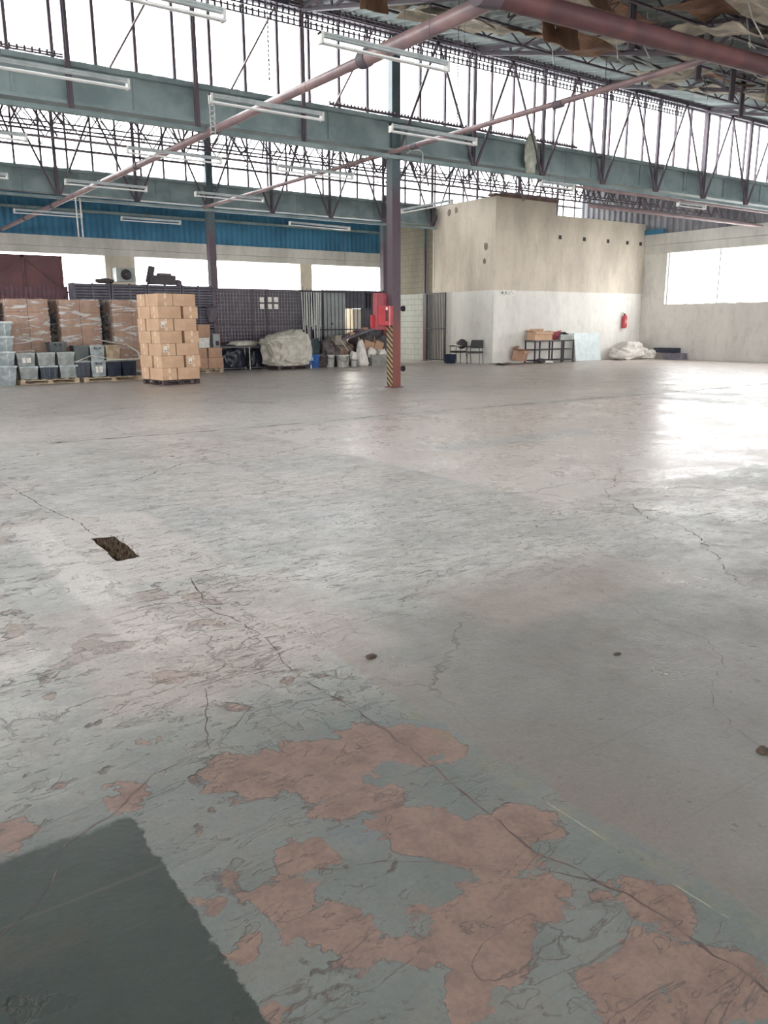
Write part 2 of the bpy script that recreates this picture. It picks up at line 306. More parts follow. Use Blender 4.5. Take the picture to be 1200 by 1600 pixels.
# ------------------------------------------------------------------ mesh helpers
class M:
    def __init__(s): s.v = []; s.f = []; s.sm = []
    def add(s, vs, fs, smooth=False):
        o = len(s.v); s.v += [tuple(v) for v in vs]; s.f += [tuple(i+o for i in f) for f in fs]; s.sm += [smooth]*len(fs); return s
    def box(s, c, d, R=None):
        h = [x/2 for x in d]; c = Vector(c); vs = []
        for z in (-1, 1):
            for y in (-1, 1):
                for x in (-1, 1):
                    p = Vector((x*h[0], y*h[1], z*h[2])); vs.append(c + (R @ p if R else p))
        return s.add(vs, [(0, 2, 3, 1), (4, 5, 7, 6), (0, 1, 5, 4), (2, 6, 7, 3), (0, 4, 6, 2), (1, 3, 7, 5)])
    def bb(s, x0, x1, y0, y1, z0, z1): return s.box(((x0+x1)/2, (y0+y1)/2, (z0+z1)/2), (abs(x1-x0), abs(y1-y0), abs(z1-z0)))
    def beam(s, a, b, w, h, up=(0, 0, 1)):
        a = Vector(a); b = Vector(b); d = b-a; L = d.length
        if L < 1e-6: return s
        d.normalize(); u = Vector(up)
        if abs(d.dot(u)) > .98: u = Vector((0, 1, 0))
        r = d.cross(u).normalized(); u = r.cross(d)
        return s.box((a+b)/2, (L, w, h), Matrix((d, r, u)).transposed())
    def tube(s, a, b, r, n=10, r2=None, cap=True):
        a = Vector(a); b = Vector(b); d = (b-a).normalized(); r2 = r if r2 is None else r2
        t = Vector((0, 0, 1)) if abs(d.z) < .9 else Vector((1, 0, 0)); u = d.cross(t).normalized(); w = d.cross(u)
        vs = []
        for p, rr in ((a, r), (b, r2)):
            for i in range(n): q = 2*PI*i/n; vs.append(p + u*math.cos(q)*rr + w*math.sin(q)*rr)
        s.add(vs, [(i, (i+1) % n, n+(i+1) % n, n+i) for i in range(n)], True)
        if cap: s.add(vs[:n], [tuple(range(n))]); s.add(vs[n:], [tuple(reversed(range(n)))])
        return s
    def path(s, pts, r, n=6):
        for a, b in zip(pts, pts[1:]): s.tube(a, b, r, n)
        return s
    def lathe(s, c, prof, n=20, axis=None):
        c = Vector(c); vs = []
        for r, z in prof:
            for i in range(n): q = 2*PI*i/n; vs.append(c+Vector((r*math.cos(q), r*math.sin(q), z)))
        fs = [(j*n+i, j*n+(i+1) % n, (j+1)*n+(i+1) % n, (j+1)*n+i) for j in range(len(prof)-1) for i in range(n)]
        return s.add(vs, fs, True)
    def taper(s, c, w, d, h, k=.88):     # open-topped tapered bin with walls, c = base centre
        cx, cy, cz = c; t = .012
        def ring(a, b, z): return [(cx-a/2, cy-b/2, z), (cx+a/2, cy-b/2, z), (cx+a/2, cy+b/2, z), (cx-a/2, cy+b/2, z)]
        r = [ring(w*k, d*k, cz), ring(w, d, cz+h), ring(w-2*t, d-2*t, cz+h), ring(w*k-2*t, d*k-2*t, cz+t)]
        vs = sum(r, []); fs = [(3, 2, 1, 0)]
        for j in range(3):
            for i in range(4): fs.append((4*j+i, 4*j+(i+1) % 4, 4*j+4+(i+1) % 4, 4*j+4+i))
        fs.append((12, 13, 14, 15)); return s.add(vs, fs)
    def corr(s, p0, L, H, pitch=.2, depth=.035, axis='x', top=None):   # vertical corrugated sheet along axis
        n = max(2, int(L/pitch*4)); vs = []
        for i in range(n+1):
            t = L*i/n; ph = i % 4; q = depth if ph in (1, 2) else 0
            hh = top(t) if top else H
            b = (p0[0]+t, p0[1]-q, p0[2]) if axis == 'x' else (p0[0]-q, p0[1]+t, p0[2])
            vs += [b, (b[0], b[1], p0[2]+hh)]
        return s.add(vs, [(2*i, 2*i+2, 2*i+3, 2*i+1) for i in range(n)])
    def build(s, name, m, parent=None, label=None, loc=None):
        me = bpy.data.meshes.new(name)
        if loc is not None: me.from_pydata([(v[0]-loc[0], v[1]-loc[1], v[2]-loc[2]) for v in s.v], [], s.f)
        else: me.from_pydata(s.v, [], s.f)
        me.polygons.foreach_set('use_smooth', s.sm); me.materials.append(m); me.update()
        o = bpy.data.objects.new(name, me); COL.objects.link(o)
        if loc is not None: o.location = loc
        if parent: o.parent = parent
        if label: o['label'] = label
        return o
def struct(o): o['kind'] = 'structure'; return o
def tag(o, label, cat, group=None):
    o['label'] = label; o['category'] = cat
    if group: o['group'] = group
    return o
def thing(name, label, cat, loc=(0, 0, 0), rz=0, group=None):
    o = bpy.data.objects.new(name, None); COL.objects.link(o); o.empty_display_size = .1
    o.location = loc; o.rotation_euler = (0, 0, rz); return tag(o, label, cat, group)
def dup(root, loc=None, rz=None, label=None):
    r = root.copy(); COL.objects.link(r)
    if loc is not None: r.location = loc
    if rz is not None: r.rotation_euler = (0, 0, rz)
    if label: r['label'] = label
    for ch in list(root.children):
        c = ch.copy(); COL.objects.link(c); c.parent = r
        for g in list(ch.children):
            e = g.copy(); COL.objects.link(e); e.parent = c
    return r
def lumpy(c, size, seed, n=3, amp=.16, fold=.12, sq=.75, freq=2.2, flat=.0):
    """soft sack: super-ellipsoid with folds, resting on z = c.z"""
    import bmesh
    bm = bmesh.new(); bmesh.ops.create_icosphere(bm, subdivisions=n, radius=1); m = M(); vs = []
    off = Vector((seed*3.1, seed*1.7, seed*.9))
    for v in bm.verts:
        p = v.co.copy()
        q = Vector([math.copysign(abs(a)**sq, a) for a in p])
        k = 1 + amp*noise.noise(p*1.4+off) + fold*(1-2*abs(noise.noise(p*freq+off*2))) - fold*.6 + .05*noise.noise(p*6+off)
        q = q*k
        z = max(-.92, q.z)
        vs.append((c[0]+q.x*size[0]/2, c[1]+q.y*size[1]/2, c[2]+(z+.92)*size[2]/1.92))
    m.add(vs, [tuple(v.index for v in f.verts) for f in bm.faces], True); bm.free(); return m
ORD = ['bottom', 'second', 'third', 'fourth', 'fifth', 'sixth', 'top']

# ------------------------------------------------------------------ floor with the drain hole
hole = [(1.50, 5.10), (1.66, 5.11), (1.69, 5.74), (1.53, 5.78)]
FX0, FX1, FY0, FY1 = XL, XR, -15.2, 35.0
m = M(); q = [(FX0, FY0), (FX1, FY0), (FX1, FY1), (FX0, FY1)]
hr = []
for i in range(4):
    a, b = Vector(hole[i]), Vector(hole[(i+1) % 4])
    for j in range(8):
        t = j/8; p = a.lerp(b, t); hr.append((p.x+(random.uniform(-.008, .008) if j else 0), p.y+(random.uniform(-.012, .012) if j else 0)))
vs = [(x, y, 0) for x, y in q] + [(x, y, 0) for x, y in hr]
fs = []
for i in range(4):
    ring = [4+(i*8+j) % 32 for j in range(9)]
    fs.append((i, (i+1) % 4)+tuple(reversed(ring)))
m.add(vs, fs)
flo = struct(m.build('floor', floor_mat))
m = M(); vs = [(x, y, 0) for x, y in hr] + [(x, y, -.05) for x, y in hr]
m.add(vs, [(i, (i+1) % 32, 32+(i+1) % 32, 32+i) for i in range(32)])
m.add([(x, y, -.05) for x, y in hr], [tuple(range(32))])
pit = m.build('floor_pit', dirt, flo); pit['kind'] = 'structure'
# cracks as thin ragged ribbons lying in the floor surface
def crack(pts, w, seed, wig=.03, step=.04):
    rnd = random.Random(seed); m = M(); L = []; 
    for a, b in zip(pts, pts[1:]):
        a = Vector(a); b = Vector(b); n = max(2, int((b-a).length/step)); d = (b-a).normalized(); nn = Vector((-d.y, d.x))
        for i in range(n):
            p = a.lerp(b, i/n); o = noise.noise(Vector((p.x*2.3, p.y*2.3, seed)))*wig*2+rnd.uniform(-.3, .3)*wig
            L.append((p+nn*o, nn))
    vs = []
    for p, nn in L:
        ww = w*rnd.choice((.15, .5, .8, 1, 1.5)); a = p+nn*ww/2; b = p-nn*ww/2; vs += [(a.x, a.y, .0006), (b.x, b.y, .0006)]
    m.add(vs, [(2*i, 2*i+1, 2*i+3, 2*i+2) for i in range(len(L)-1)])
    o = m.build('floor_crack', crack_mat, flo); o['kind'] = 'structure'
crack([(1.70, .45), (1.63, .75), (1.62, 1.1), (1.56, 1.45), (1.60, 1.9), (1.58, 2.6), (1.62, 3.0), (1.69, 3.62)], .006, 1)
crack([(1.69, 3.62), (1.60, 4.0), (1.77, 4.51)], .006, 2)
crack([(1.2, 3.0), (1.02, 2.5), (.79, 2.47), (.6, 2.3), (.45, 2.25), (.33, 2.07), (.1, 1.9)], .004, 3, .02)
crack([(1.6, 2.85), (1.3, 2.75), (1.0, 2.5)], .003, 4, .02)
crack([(1.62, 1.15), (1.45, 1.4), (1.2, 1.62), (.95, 1.75)], .003, 5, .03)
crack([(1.4, 8.9), (1.46, 8.2), (1.5, 7.2), (1.58, 6.4), (1.6, 5.8)], .008, 6, .02)
crack([(2.5, 11.0), (5.3, 10.85), (8, 10.95), (11.5, 10.9), (15, 10.8), (22, 10.75)], .045, 7, .04, .12)
crack([(4.3, 2.4), (5.2, 3.4), (5.6, 4.4), (7.2, 5.6)], .007, 8, .08)
crack([(2.4, .6), (2.7, 1.5), (3.4, 2.1), (3.6, 3.2)], .0025, 9, .05)
crack([(2.5, 7.8), (3.3, 8.4), (4.2, 8.3), (5.4, 8.9)], .012, 10, .08)
crack([(2.0, 4.6), (2.7, 4.4), (3.1, 3.6), (3.9, 3.5)], .004, 11, .08)
m = M()
rnd = random.Random(4)
for i in range(900):
    a, b = rnd.random(), rnd.random()
    x = 1.52+a*.15+.02*b; y = 5.13+b*.62
    dx, dy = rnd.uniform(-.04, .04), rnd.uniform(-.05, .05); h = rnd.uniform(.01, .06)
    m.beam((x, y, -.05), (x+dx, y+dy, -.05+h), .004, .002)
tag(m.build('dry_debris', dry_grass), 'dry grass and dirt filling the small rectangular hole in the floor', 'debris')['kind'] = 'stuff'
for i, (x, y, s_, w) in enumerate(((1.96, 2.85, .035, 'dark leaf scrap lying on the concrete in the centre foreground'), (2.62, 1.33, .04, 'dark leaf scrap on the smooth grey concrete at right foreground'), (.11, 1.62, .008, 'tiny white chip on the dark green floor paint'), (2.9, 2.2, .025, 'small dark grit crumb on the grey concrete right of the centre'))):
    m = lumpy((0, 0, 0), (s_*1.6, s_, s_*.25), i+3, 2, .3, .2)
    tag(m.build('floor_scrap', paper if i == 2 else dirt, None, None), w, 'debris').location = (x, y, 0)
m = M(); m.bb(-60, 90, -50, 110, -.4, -.12); struct(m.build('ground', yard))

# ------------------------------------------------------------------ walls
def corr_wall(name, m, mt, parent): o = m.build(name, mt, parent); o['kind'] = 'structure'; return o
ROOF_LO, ROOF_HI = 6.02, 7.85
def roof_z(y):
    for i in range(5):
        a, b = YS[i], YS[i+1]
        if a <= y <= b:
            if i == 4: return ROOF_LO+(y-a)/(b-a)*1.2
            return ROOF_LO+(y-a)/(b-a)*(ROOF_HI-ROOF_LO)
    return 6
RWY0, RWY1 = 12.0, 21.35
m = M()
m.bb(XR, XR+.25, -15.2, 35, 0, 2.2); m.bb(XR, XR+.25, -15.2, RWY0, 2.2, 4.28); m.bb(XR, XR+.25, RWY1, 35, 2.2, 4.28)
wr = struct(m.build('wall_right', wall_white))
m = M(); m.bb(XR-.03, XR+.25, -15.2, 35, 4.281, 4.62); m.bb(XR-.06, XR+.25, -15.2, 35, 4.63, 5.06); o = m.build('concrete_beam', band_mat, wr); o['kind'] = 'structure'
m = M(); m.corr((XR+.12, -15.1, 5.0), 50.1, 3, .30, .05, 'y', top=lambda t: max(.3, roof_z(t-15.1)-5.0+.1)); corr_wall('cladding', m, clad_grey, wr)
m = M(); m.bb(XR-.08, XR+.1, 21.6, 22.5, 5.06, 5.26); o = m.build('blue_flashing', clad_blue, wr); o['kind'] = 'structure'
for k_, yy in enumerate((13.5, 16.1, 19.2)):
    m = M(); m.bb(XR+.1, XR+.16, yy-.02, yy+.02, 2.2, 4.28)
# window_1: right wall window, rough sill and pane
m = M()
for y0 in (RWY0, 14.3, 16.65, 19., RWY1-.04): m.bb(XR+.12, XR+.17, y0, y0+.04, 2.2, 4.28)
w1 = struct(m.build('window_1', galv))
m = M(); m.bb(XR+.145, XR+.15, RWY0, RWY1, 2.2, 4.28); o = m.build('pane', glass, w1); o['kind'] = 'structure'
m = M()
for i in range(40):
    y = RWY0+i*.234; m.bb(XR-.015, XR+.1, y, y+.23, 2.19, 2.215+rnd.uniform(0, .035))
o = m.build('window_sill', plaster, w1); o['kind'] = 'structure'

# back wall: pale beam, piers, blue cladding above
BY = 35.0
m = M(); m.bb(XL, 6.6, BY, BY+.25, 0, 4.3); m.bb(9.24, 30, BY, BY+.25, 0, 2.2)
m.bb(10.85, 12.1, BY, BY+.25, 2.2, 4.3); m.bb(20.14, 20.78, BY, BY+.25, 2.2, 4.3); m.bb(29, 30, BY, BY+.25, 2.2, 4.3)
wb = struct(m.build('wall_back', plaster))
m = M(); m.bb(XL, XR, BY-.03, BY+.25, 4.301, 4.56); m.bb(XL, XR, BY-.07, BY+.25, 4.57, 4.97); o = m.build('concrete_beam', band_mat, wb); o['kind'] = 'structure'
m = M(); m.corr((XL, BY+.1, 4.95), XR-XL, 2.4, .25, .035, 'x'); corr_wall('cladding', m, clad_blue, wb)
for z in (5.93, 6.6):
    m = M(); m.bb(XL, XR, BY-.1, BY+.04, z, z+.1); o = m.build('girt', teal, wb); o['kind'] = 'structure'
k = 2
for x0, x1 in ((9.24, 10.85), (12.1, 20.14), (20.78, 29)):
    m = M()
    n = max(1, int((x1-x0)/1.6))
    for i in range(n+1): xx = x0+(x1-x0)*i/n; m.bb(max(x0, xx-.015), min(x1, xx+.015), BY+.14, BY+.18, 2.2, 4.3) if i in (0, n) else None
    m.bb(x0, x1, BY+.14, BY+.18, 2.2, 2.24)
    w_ = struct(m.build('window_%d' % k, galv)); k += 1
    m = M(); m.bb(x0, x1, BY+.155, BY+.16, 2.2, 4.3); o = m.build('pane', glass, w_); o['kind'] = 'structure'
# big sliding door (maroon) in the back wall, bright gap above it
m = M(); m.bb(5.9, 9.1, BY-.1, BY-.05, .02, 4.2); d1 = struct(m.build('door_1', door_red))
m = M()
for x in (5.95, 7.6, 9.05): m.bb(x-.04, x+.04, BY-.16, BY-.1, .02, 4.2)
for a, b in (((5.95, 3.0), (7.6, 4.15)), ((9.05, 2.9), (7.6, 4.15)), ((5.95, .3), (7.6, 2.4)), ((9.05, .3), (7.6, 2.4))): m.beam((a[0], BY-.13, a[1]), (b[0], BY-.13, b[1]), .06, .06)
for z in (.06, 2.6, 4.15): m.bb(5.95, 9.1, BY-.16, BY-.1, z-.04, z+.04)
o = m.build('door_frame', red_oxide, d1); o['kind'] = 'structure'
# left wall, front wall; window openings added out of view for fill light
m = M(); m.bb(XL-.25, XL, -15.2, 35, 0, 1.8); m.bb(XL-.25, XL, -15.2, 35, 4.4, 5.06)
for y0, y1 in ((-15.2, -12.5), (0, 1.5), (15, 16.5), (33, 35)): m.bb(XL-.25, XL, y0, y1, 1.8, 4.4)
wl = struct(m.build('wall_left', wall_white))
m = M(); m.corr((XL-.05, -15.1, 5.0), 50.1, 3, .3, .05, 'y', top=lambda t: max(.3, roof_z(t-15.1)-5.0+.1)); corr_wall('cladding', m, clad_grey, wl)
m = M(); m.bb(XL, XR, -15.45, -15.2, 0, 1.1); m.bb(XL, XR, -15.45, -15.2, 4.9, 8.2)
for x0, x1 in ((XL, XL+1), (3, 4.5), (16, 17.5), (28, XR)): m.bb(x0, x1, -15.45, -15.2, 1.1, 4.9)
struct(m.build('wall_front', wall_white))

# office block in the corner: plastered front, painted block side
BX, BF = 21.1, 22.5
m = M(); m.bb(BX, 24.2, BF, BF+.22, 0, 5.95); m.bb(24.2, XR, BF, BF+.22, 0, 5.5)
wbf = struct(m.build('wall_office_front', plaster))
m = M()
hl = [(23.0, 4.25, .12), (23.05, 3.73, .09), (24.7, 5.68, .10), (25.11, 5.65, .11)]
m.bb(BX, BX+.22, BF+.22, 26.1, 0, 5.95)
wbl = struct(m.build('wall_office_left', plaster))
m = M(); m.bb(BX+.01, BX+.22, 26.1, 29.5, 0, 5.9); m.bb(BX, 24, 29.3, 29.5, 0, 5.9); o = struct(m.build('wall_office_rear', brick_paint))
for y, z, r in hl:
    m = M(); pts = [(BX-.004, y+r*(.8+.3*random.random())*math.cos(a*PI/4), z+r*1.25*(.8+.3*random.random())*math.sin(a*PI/4)) for a in range(8)]
    pts2 = [(BX+.001, p[1], p[2]) for p in pts]
    m.add(pts+pts2, [tuple(range(8))]+[(i, (i+1) % 8, 8+(i+1) % 8, 8+i) for i in range(8)]); o = m.build('wall_patch', mat('bare plaster', (142, 130, 118), (122, 110, 100), 6, .9), wbl); o['kind'] = 'structure'
m = M(); m.bb(20.95, 24.25, BF-.07, BF+.3, 5.951, 6.02); m.bb(21.3, 24.25, BF-.09, BF+.12, 5.93, 6.05); o = m.build('timber_coping', mat('weathered timber', (128, 100, 92), (104, 84, 80), 3, .8), wbf); o['kind'] = 'structure'
m = M(); m.bb(BX+.23, XR, BF+.23, 29.28, 5.36, 5.44); o = struct(m.build('ceiling_office', plaster))
for i, x in enumerate((24.49, 25.88, 27.31, 28.53, 29.4)):
    m = M(); m.bb(x-.075, x+.075, BF-.012, BF+.01, 4.64, 4.78)
    for j in (-1, 0, 1): m.bb(x+j*.05-.008, x+j*.05+.008, BF-.02, BF-.01, 4.64, 4.78)
    o = m.build('air_brick', steel_black, wbf); o['kind'] = 'structure'
m = M(); m.tube((BX-.02, 26.0, 2.9), (BX-.02, 26.0, 5.6), .015); tag(m.build('wall_conduit', hook_white), 'thin white conduit running up the block wall beside the barred gate', 'conduit')

# roofs (ceiling): corrugated sheets, one per bay
for i in range(5):
    y0, y1 = YS[i], YS[i+1]; m = M(); n = int((XR-XL)/.3*4); vs = []
    hi = ROOF_HI if i < 4 else 7.22
    for j in range(n+1):
        x = XL+(XR-XL)*j/n; q = .05 if j % 4 in (1, 2) else 0
        vs += [(x, y0+.1, ROOF_LO+q), (x, y1+.2, hi+q)]
    m.add(vs, [(2*j, 2*j+2, 2*j+3, 2*j+1) for j in range(n)])
    o = struct(m.build('ceiling', roof_sheet))
    if i == 1:
        pass
m = M(); m.bb(XL, XR, -5, -4.7, 5.9, 6.1); 
# glazing lines: girder, head beam, mullions, panes
for i in (1, 2, 3, 4):  # the line behind the camera is unseen, added for fill light
    Y = YS[i]
    m = M(); m.bb(XL, XR, Y-.03, Y+.03, GB, GT); m.bb(XL, XR, Y-.14, Y, GT-.06, GT+.03); m.bb(XL, XR, Y-.16, Y+.16, GB-.03, GB+.03)
    if i == 1: m.build('trim_1', teal)['kind'] = 'structure'
    g_ = None if i == 1 else thing('gutter_girder', ('teal gutter girder behind the camera, out of the view', 'teal gutter girder overhead at the near edge of the roof, top right', 'long teal gutter girder crossing the hall at the yellow striped column', 'teal gutter girder farther back under the second row of glazing')[i-1], 'girder', (0, 0, 0))
    if g_: m.build('beam', teal, g_)
    for j in range(18):
        x = 3.56+(j-4)*2.1; m = M(); m.bb(x-.02, x+.02, Y-.06, Y-.03, GB+.03, GT-.06)
        if XL < x < XR and i > 2: m.build('stiffener', teal, g_)
    # window
    m = M(); xs = []
    x = 3.54 - .735*22
    while x < XR: xs.append(x); x += .735
    for x in xs:
        if x > XL: m.bb(x-.028, x+.028, Y-.03, Y+.03, GT+.03, HT)
    m.bb(XL, XR, Y-.05, Y+.05, HT, HT+.14)
    if i == 4:
        zs = (6.83, 7.22)
        for z in zs: m.bb(XL, XR, Y-.025, Y+.025, z-.02, z+.02)
        m.bb(XL, XR, Y-.05, Y+.05, 6.5, 6.56)
    w_ = struct(m.build('window_%d' % (4+i), steel_dark))
    m = M(); m.bb(XL, XR, Y+.035, Y+.04, GT, HT+.05); o = m.build('pane', glass, w_); o['kind'] = 'structure'

# ------------------------------------------------------------------ columns
def column(name, x, y, h, label, s_=.235):
    t = thing(name, label, 'column', (x, y, 0))
    m = M(); w = s_/2
    m.box((0, -w+.011, h/2), (s_, .022, h)); m.box((0, w-.011, h/2), (s_, .022, h)); m.box((-w+.012, 0, h/2), (.016, s_-.05, h)); m.box((w-.012, 0, h/2), (.016, s_-.05, h))
    m.build('shaft', column_mat, t)
    m = M(); m.box((0, 0, .008), (s_+.1, s_+.1, .016)); m.build('base_plate', red_oxide, t)
    return t
ca = column('steel_column', 11.6, 15.8, 7.7, 'steel column with black and tan hazard stripes standing alone on the open floor')
m = M(); m.box((-.1215, 0, .79), (.006, .235, 1.5)); m.build('hazard_stripe', stripes, ca, 'black and tan diagonal stripes')
cb = column('steel_column', 11.62, 26.05, 7.7, 'dark steel column behind the brown carton stack, in line with the partition')
cc = column('steel_column', 18.75, 26.15, 6.2, 'dark steel column hidden mostly behind the striped column')
m = M()
m.beam((-.1, 0, 5.6), (-.1, 0, 4.9), .4, .2)
column('steel_column', 20.98, 26.45, 5.3, 'slim dark steel post at the rear corner of the office block behind the gate', .09)

# trusses in the planes of the glazing
def line_truss(Y, x0, x1, label, dz=0., group=None):
    t = thing('lattice_girder', label, 'girder', (0, Y, 0)); off = -.2
    P = 2.345; xs = []; x = 11.5-P*9
    while x < x1+.1:
        if x > x0-.1: xs.append(x)
        x += P
    mc = M()
    for x in xs:
        if abs(x-11.5) < .1 or x < -2: continue
        mp = M(); mp.bb(x-.045, x+.045, off-.03, off+.03, GB-.12, HT+.05); mp.bb(x-.02, x+.02, off-.06, off+.06, GB-.12, HT+.05)
        mp.build('post', steel_dark, t)
    for a, b in zip(xs, xs[1:]):
        if a < -2: continue
        mid = (a+b)/2
        if b < 11.6 and Y < 20:
            md = M(); md.beam((a+.72, off-.05, GT), (a+1.78, off-.05, HT), .03, .035); md.build('diagonal', pipe_mat, t); continue
        for q in (a+.05, b-.05): md = M(); md.beam((mid, off-.05, HT+.03), (q, off-.05, GB-.1), .035, .055); md.build('diagonal', steel_dark, t)
    mc.bb(x0, x1, off-.05, off+.05, HT, HT+.1); mc.build('top_chord', steel_dark, t)
    mc = M(); mc.bb(x0, x1, off-.05, off+.05, GB-.2, GB-.12); mc.build('bottom_chord', teal, t)
    return t
line_truss(15.8, XL+.3, XR-.1, 'long lattice girder of posts and diagonals in front of the nearest glazing')
line_truss(26.1, XL+.3, XR-.1, 'long lattice girder of posts and diagonals in front of the farther glazing')

# cross trusses along the roof slope
def cross_truss(x, ya, yb, za, zb, label, depth=.55, group=None):
    t = thing('roof_truss', label, 'roof truss', (x, 0, 0), 0, group)
    n = 8; m = M(); w = M(); L = yb-ya
    m.beam((0, ya, za), (0, yb, zb), .09, .05); m.beam((0, ya, za+.02), (0, yb, zb+.02), .02, .09)
    za2, zb2 = roof_z(ya+.05)-.1, roof_z(yb-.05)-.08
    m.beam((0, ya, za2), (0, yb, zb2), .08, .07)
    for i in range(n):
        a, b, c_ = i/n, (i+.5)/n, (i+1)/n
        lo = lambda s: (0, ya+L*s, za+(zb-za)*s); up = lambda s: (0, ya+L*s, za2+(zb2-za2)*s)
        w.beam(lo(a), up(b), .05, .05); w.beam(up(b), lo(c_), .05, .05)
        if i % 2: w.beam(lo(a), up(a), .04, .04)
    m.build('chords', steel_dark, t); w.build('web', steel_dark, t); return t
NM = {9.15: 'left of the striped column', 13.85: 'just right of the striped column', 18.5: 'over the middle of the office block wall', 23.2: 'towards the right wall', 27.9: 'nearest the right wall', 4.45: 'at the left of the view'}
for x in (4.45, 9.15, 13.85, 18.5, 23.2, 27.9):
    cross_truss(x, 5.6, 15.7, 5.2, 7.66, 'sloping lattice roof truss in the near bay, '+NM[x])
for x in (4.45, 9.15, 13.85, 18.5, 23.2):
    cross_truss(x, 15.95, 25.95, 5.3, 7.5, 'sloping lattice roof truss in the second bay, '+NM[x])

# lattice purlins running lengthwise
def purlin(y, z, x0, x1, d, label, group, n, r=.022):
    t = thing('lattice_purlin', label, 'purlin', (0, y, z), 0, group); m = M(); w = M()
    m.beam((x0, 0, d), (x1, 0, d), .06, .04); m.beam((x0, 0, 0), (x1, 0, 0), .05, .035)
    for i in range(n):
        a = x0+(x1-x0)*i/n; b = x0+(x1-x0)*(i+.5)/n; c_ = x0+(x1-x0)*(i+1)/n
        w.beam((a, 0, 0), (b, 0, d), r, r); w.beam((b, 0, d), (c_, 0, 0), r, r)
    m.build('chords', steel_dark, t); w.build('web', steel_dark, t)
GP = 'lengthwise lattice purlins under the near roof slope'
for i, y in enumerate((6.8, 8.9, 11.0, 13.1)):
    purlin(y, roof_z(y)-.36, 4.0, XR, .3, 'lengthwise lattice purlin under the torn ceiling, %s from the glazing' % ('fourth', 'third', 'second', 'nearest')[i], GP, 26)
for i, (y, z, d) in enumerate(((17.6, 5.08, .5), (19.6, 5.62, .55), (22.2, 6.25, .5))):
    purlin(y, z, -2, XR, d, 'lengthwise lattice purlin seen below the near gutter girder, %s row beyond it' % ('first', 'second', 'third')[i], 'lattice purlins of the second bay', (44, 38, 34)[i])
# sag bracing hung under the second bay
rnd = random.Random(11)
t = thing('sway_bracing', 'tangle of short steel braces hanging just under the near gutter girder', 'bracing', (0, 0, 0))
m = M()
for i in range(80):
    x = rnd.uniform(1, 27); y = rnd.uniform(17, 22); z1 = 1.5+(y/15.8)*3.75; h = rnd.uniform(.35, .75); dx = rnd.choice((-1, 1))*rnd.uniform(.1, .6)
    m = M(); m.beam((x, y, z1+.2), (x+dx, y, z1-h), .035, .035); m.build('brace', steel_dark, t)

# ladder cable trays on the glazing lines
def tray(Y, z, x0, x1, label, h=.1, step=.13):
    t = thing('cable_tray', label, 'cable tray', (0, Y, z)); m = M(); w = M()
    m.bb(x0, x1, -.01, .01, 0, .025); m.bb(x0, x1, -.01, .01, h-.012, h+.012)
    n = int((x1-x0)/step)
    for i in range(n): x = x0+i*step; w.bb(x-.018, x+.018, -.012, .012, 0, h+.045)
    m.add(w.v, w.f); m.build('perforated_rail', steel_dark, t)
tray(15.45, 7.28, 5.0, 21.8, 'toothed cable tray across the upper part of the near glazing', .1)
tray(15.42, 7.44, 5.0, 21.8, 'toothed cable tray directly above its twin across the near glazing', .1)
tray(15.42, 7.64, 8.8, 19, 'toothed cable tray at the very top of the near glazing', .08)
tray(15.6, 5.98, 9.8, 17.5, 'toothed cable tray lying along the top of the near gutter girder', .04, .09)
tray(15.6, 5.98, 3.3, 4.4, 'short toothed cable tray on the near gutter girder at the left edge', .05, .12)
for i, (x, w_) in enumerate(((4.9, 'left'), (9.6, 'middle'), (13.0, 'right'))):
    m = M(); rr = random.Random(i)
    for j in range(60): a = (rr.uniform(-.5, .5), rr.uniform(-.03, .03), rr.uniform(0, .06)); m.beam(a, (a[0]+rr.uniform(-.06, .06), a[1], a[2]+rr.uniform(.02, .12)), .012, .012)
    o = tag(m.build('bird_nest', dirt), 'straggly bird nest twigs on the farther glazing rail, %s one' % w_, 'nest', 'nests on the far glazing rail'); o.location = (x*1.55-1.5, 25.98, 6.56)

# pipes
t = thing('overhead_pipe', 'large overhead pipe running away from the top centre to the far left', 'pipe', (7, 0, 5.1))
m = M(); m.tube((0, 7.6, 0), (0, 10.2, 0), .1, 16); m.tube((0, 10.2, 0), (0, 34.9, 0), .072, 16); m.build('pipe', pipe_mat, t)
for y in (10.2, 15.2, 19.6, 22.4, 27.3, 31.0):
    m = M(); m.tube((0, y-.09, 0), (0, y+.09, 0), .115 if y < 11 else .088, 16); m.build('pipe_collar', steel_dark, t)
t = thing('overhead_pipe', 'thick red oxide overhead pipe crossing the top right corner', 'pipe', (0, 7.6, 5.3))
m = M(); m.tube((6.9, 0, -.16), (13.0, 0, .03), .13, 16); m.tube((13.0, 0, .03), (XR, 0, .1), .11, 16); m.build('pipe', red_oxide, t)
m = M(); m.tube((12.7, 0, .02), (12.95, 0, .03), .15, 16); m.build('pipe_collar', steel_dark, t)
m = M(); m.tube((6.75, 0, -.17), (7.05, 0, -.155), .15, 16); m.build('pipe_collar', steel_dark, t)
t = thing('overhead_pipe', 'thin overhead pipe passing in front of the striped column near its head', 'pipe', (11.35, 0, 5.2))
m = M(); m.tube((0, 7.7, .03), (0, 26, 0), .05, 12); m.build('pipe', pipe_mat, t)
m = M(); m.tube((0, 10.5, 0), (0, 10.7, 0), .065, 12); m.tube((0, 14.6, 0), (0, 14.8, 0), .065, 12); m.build('pipe_collar', steel_dark, t)
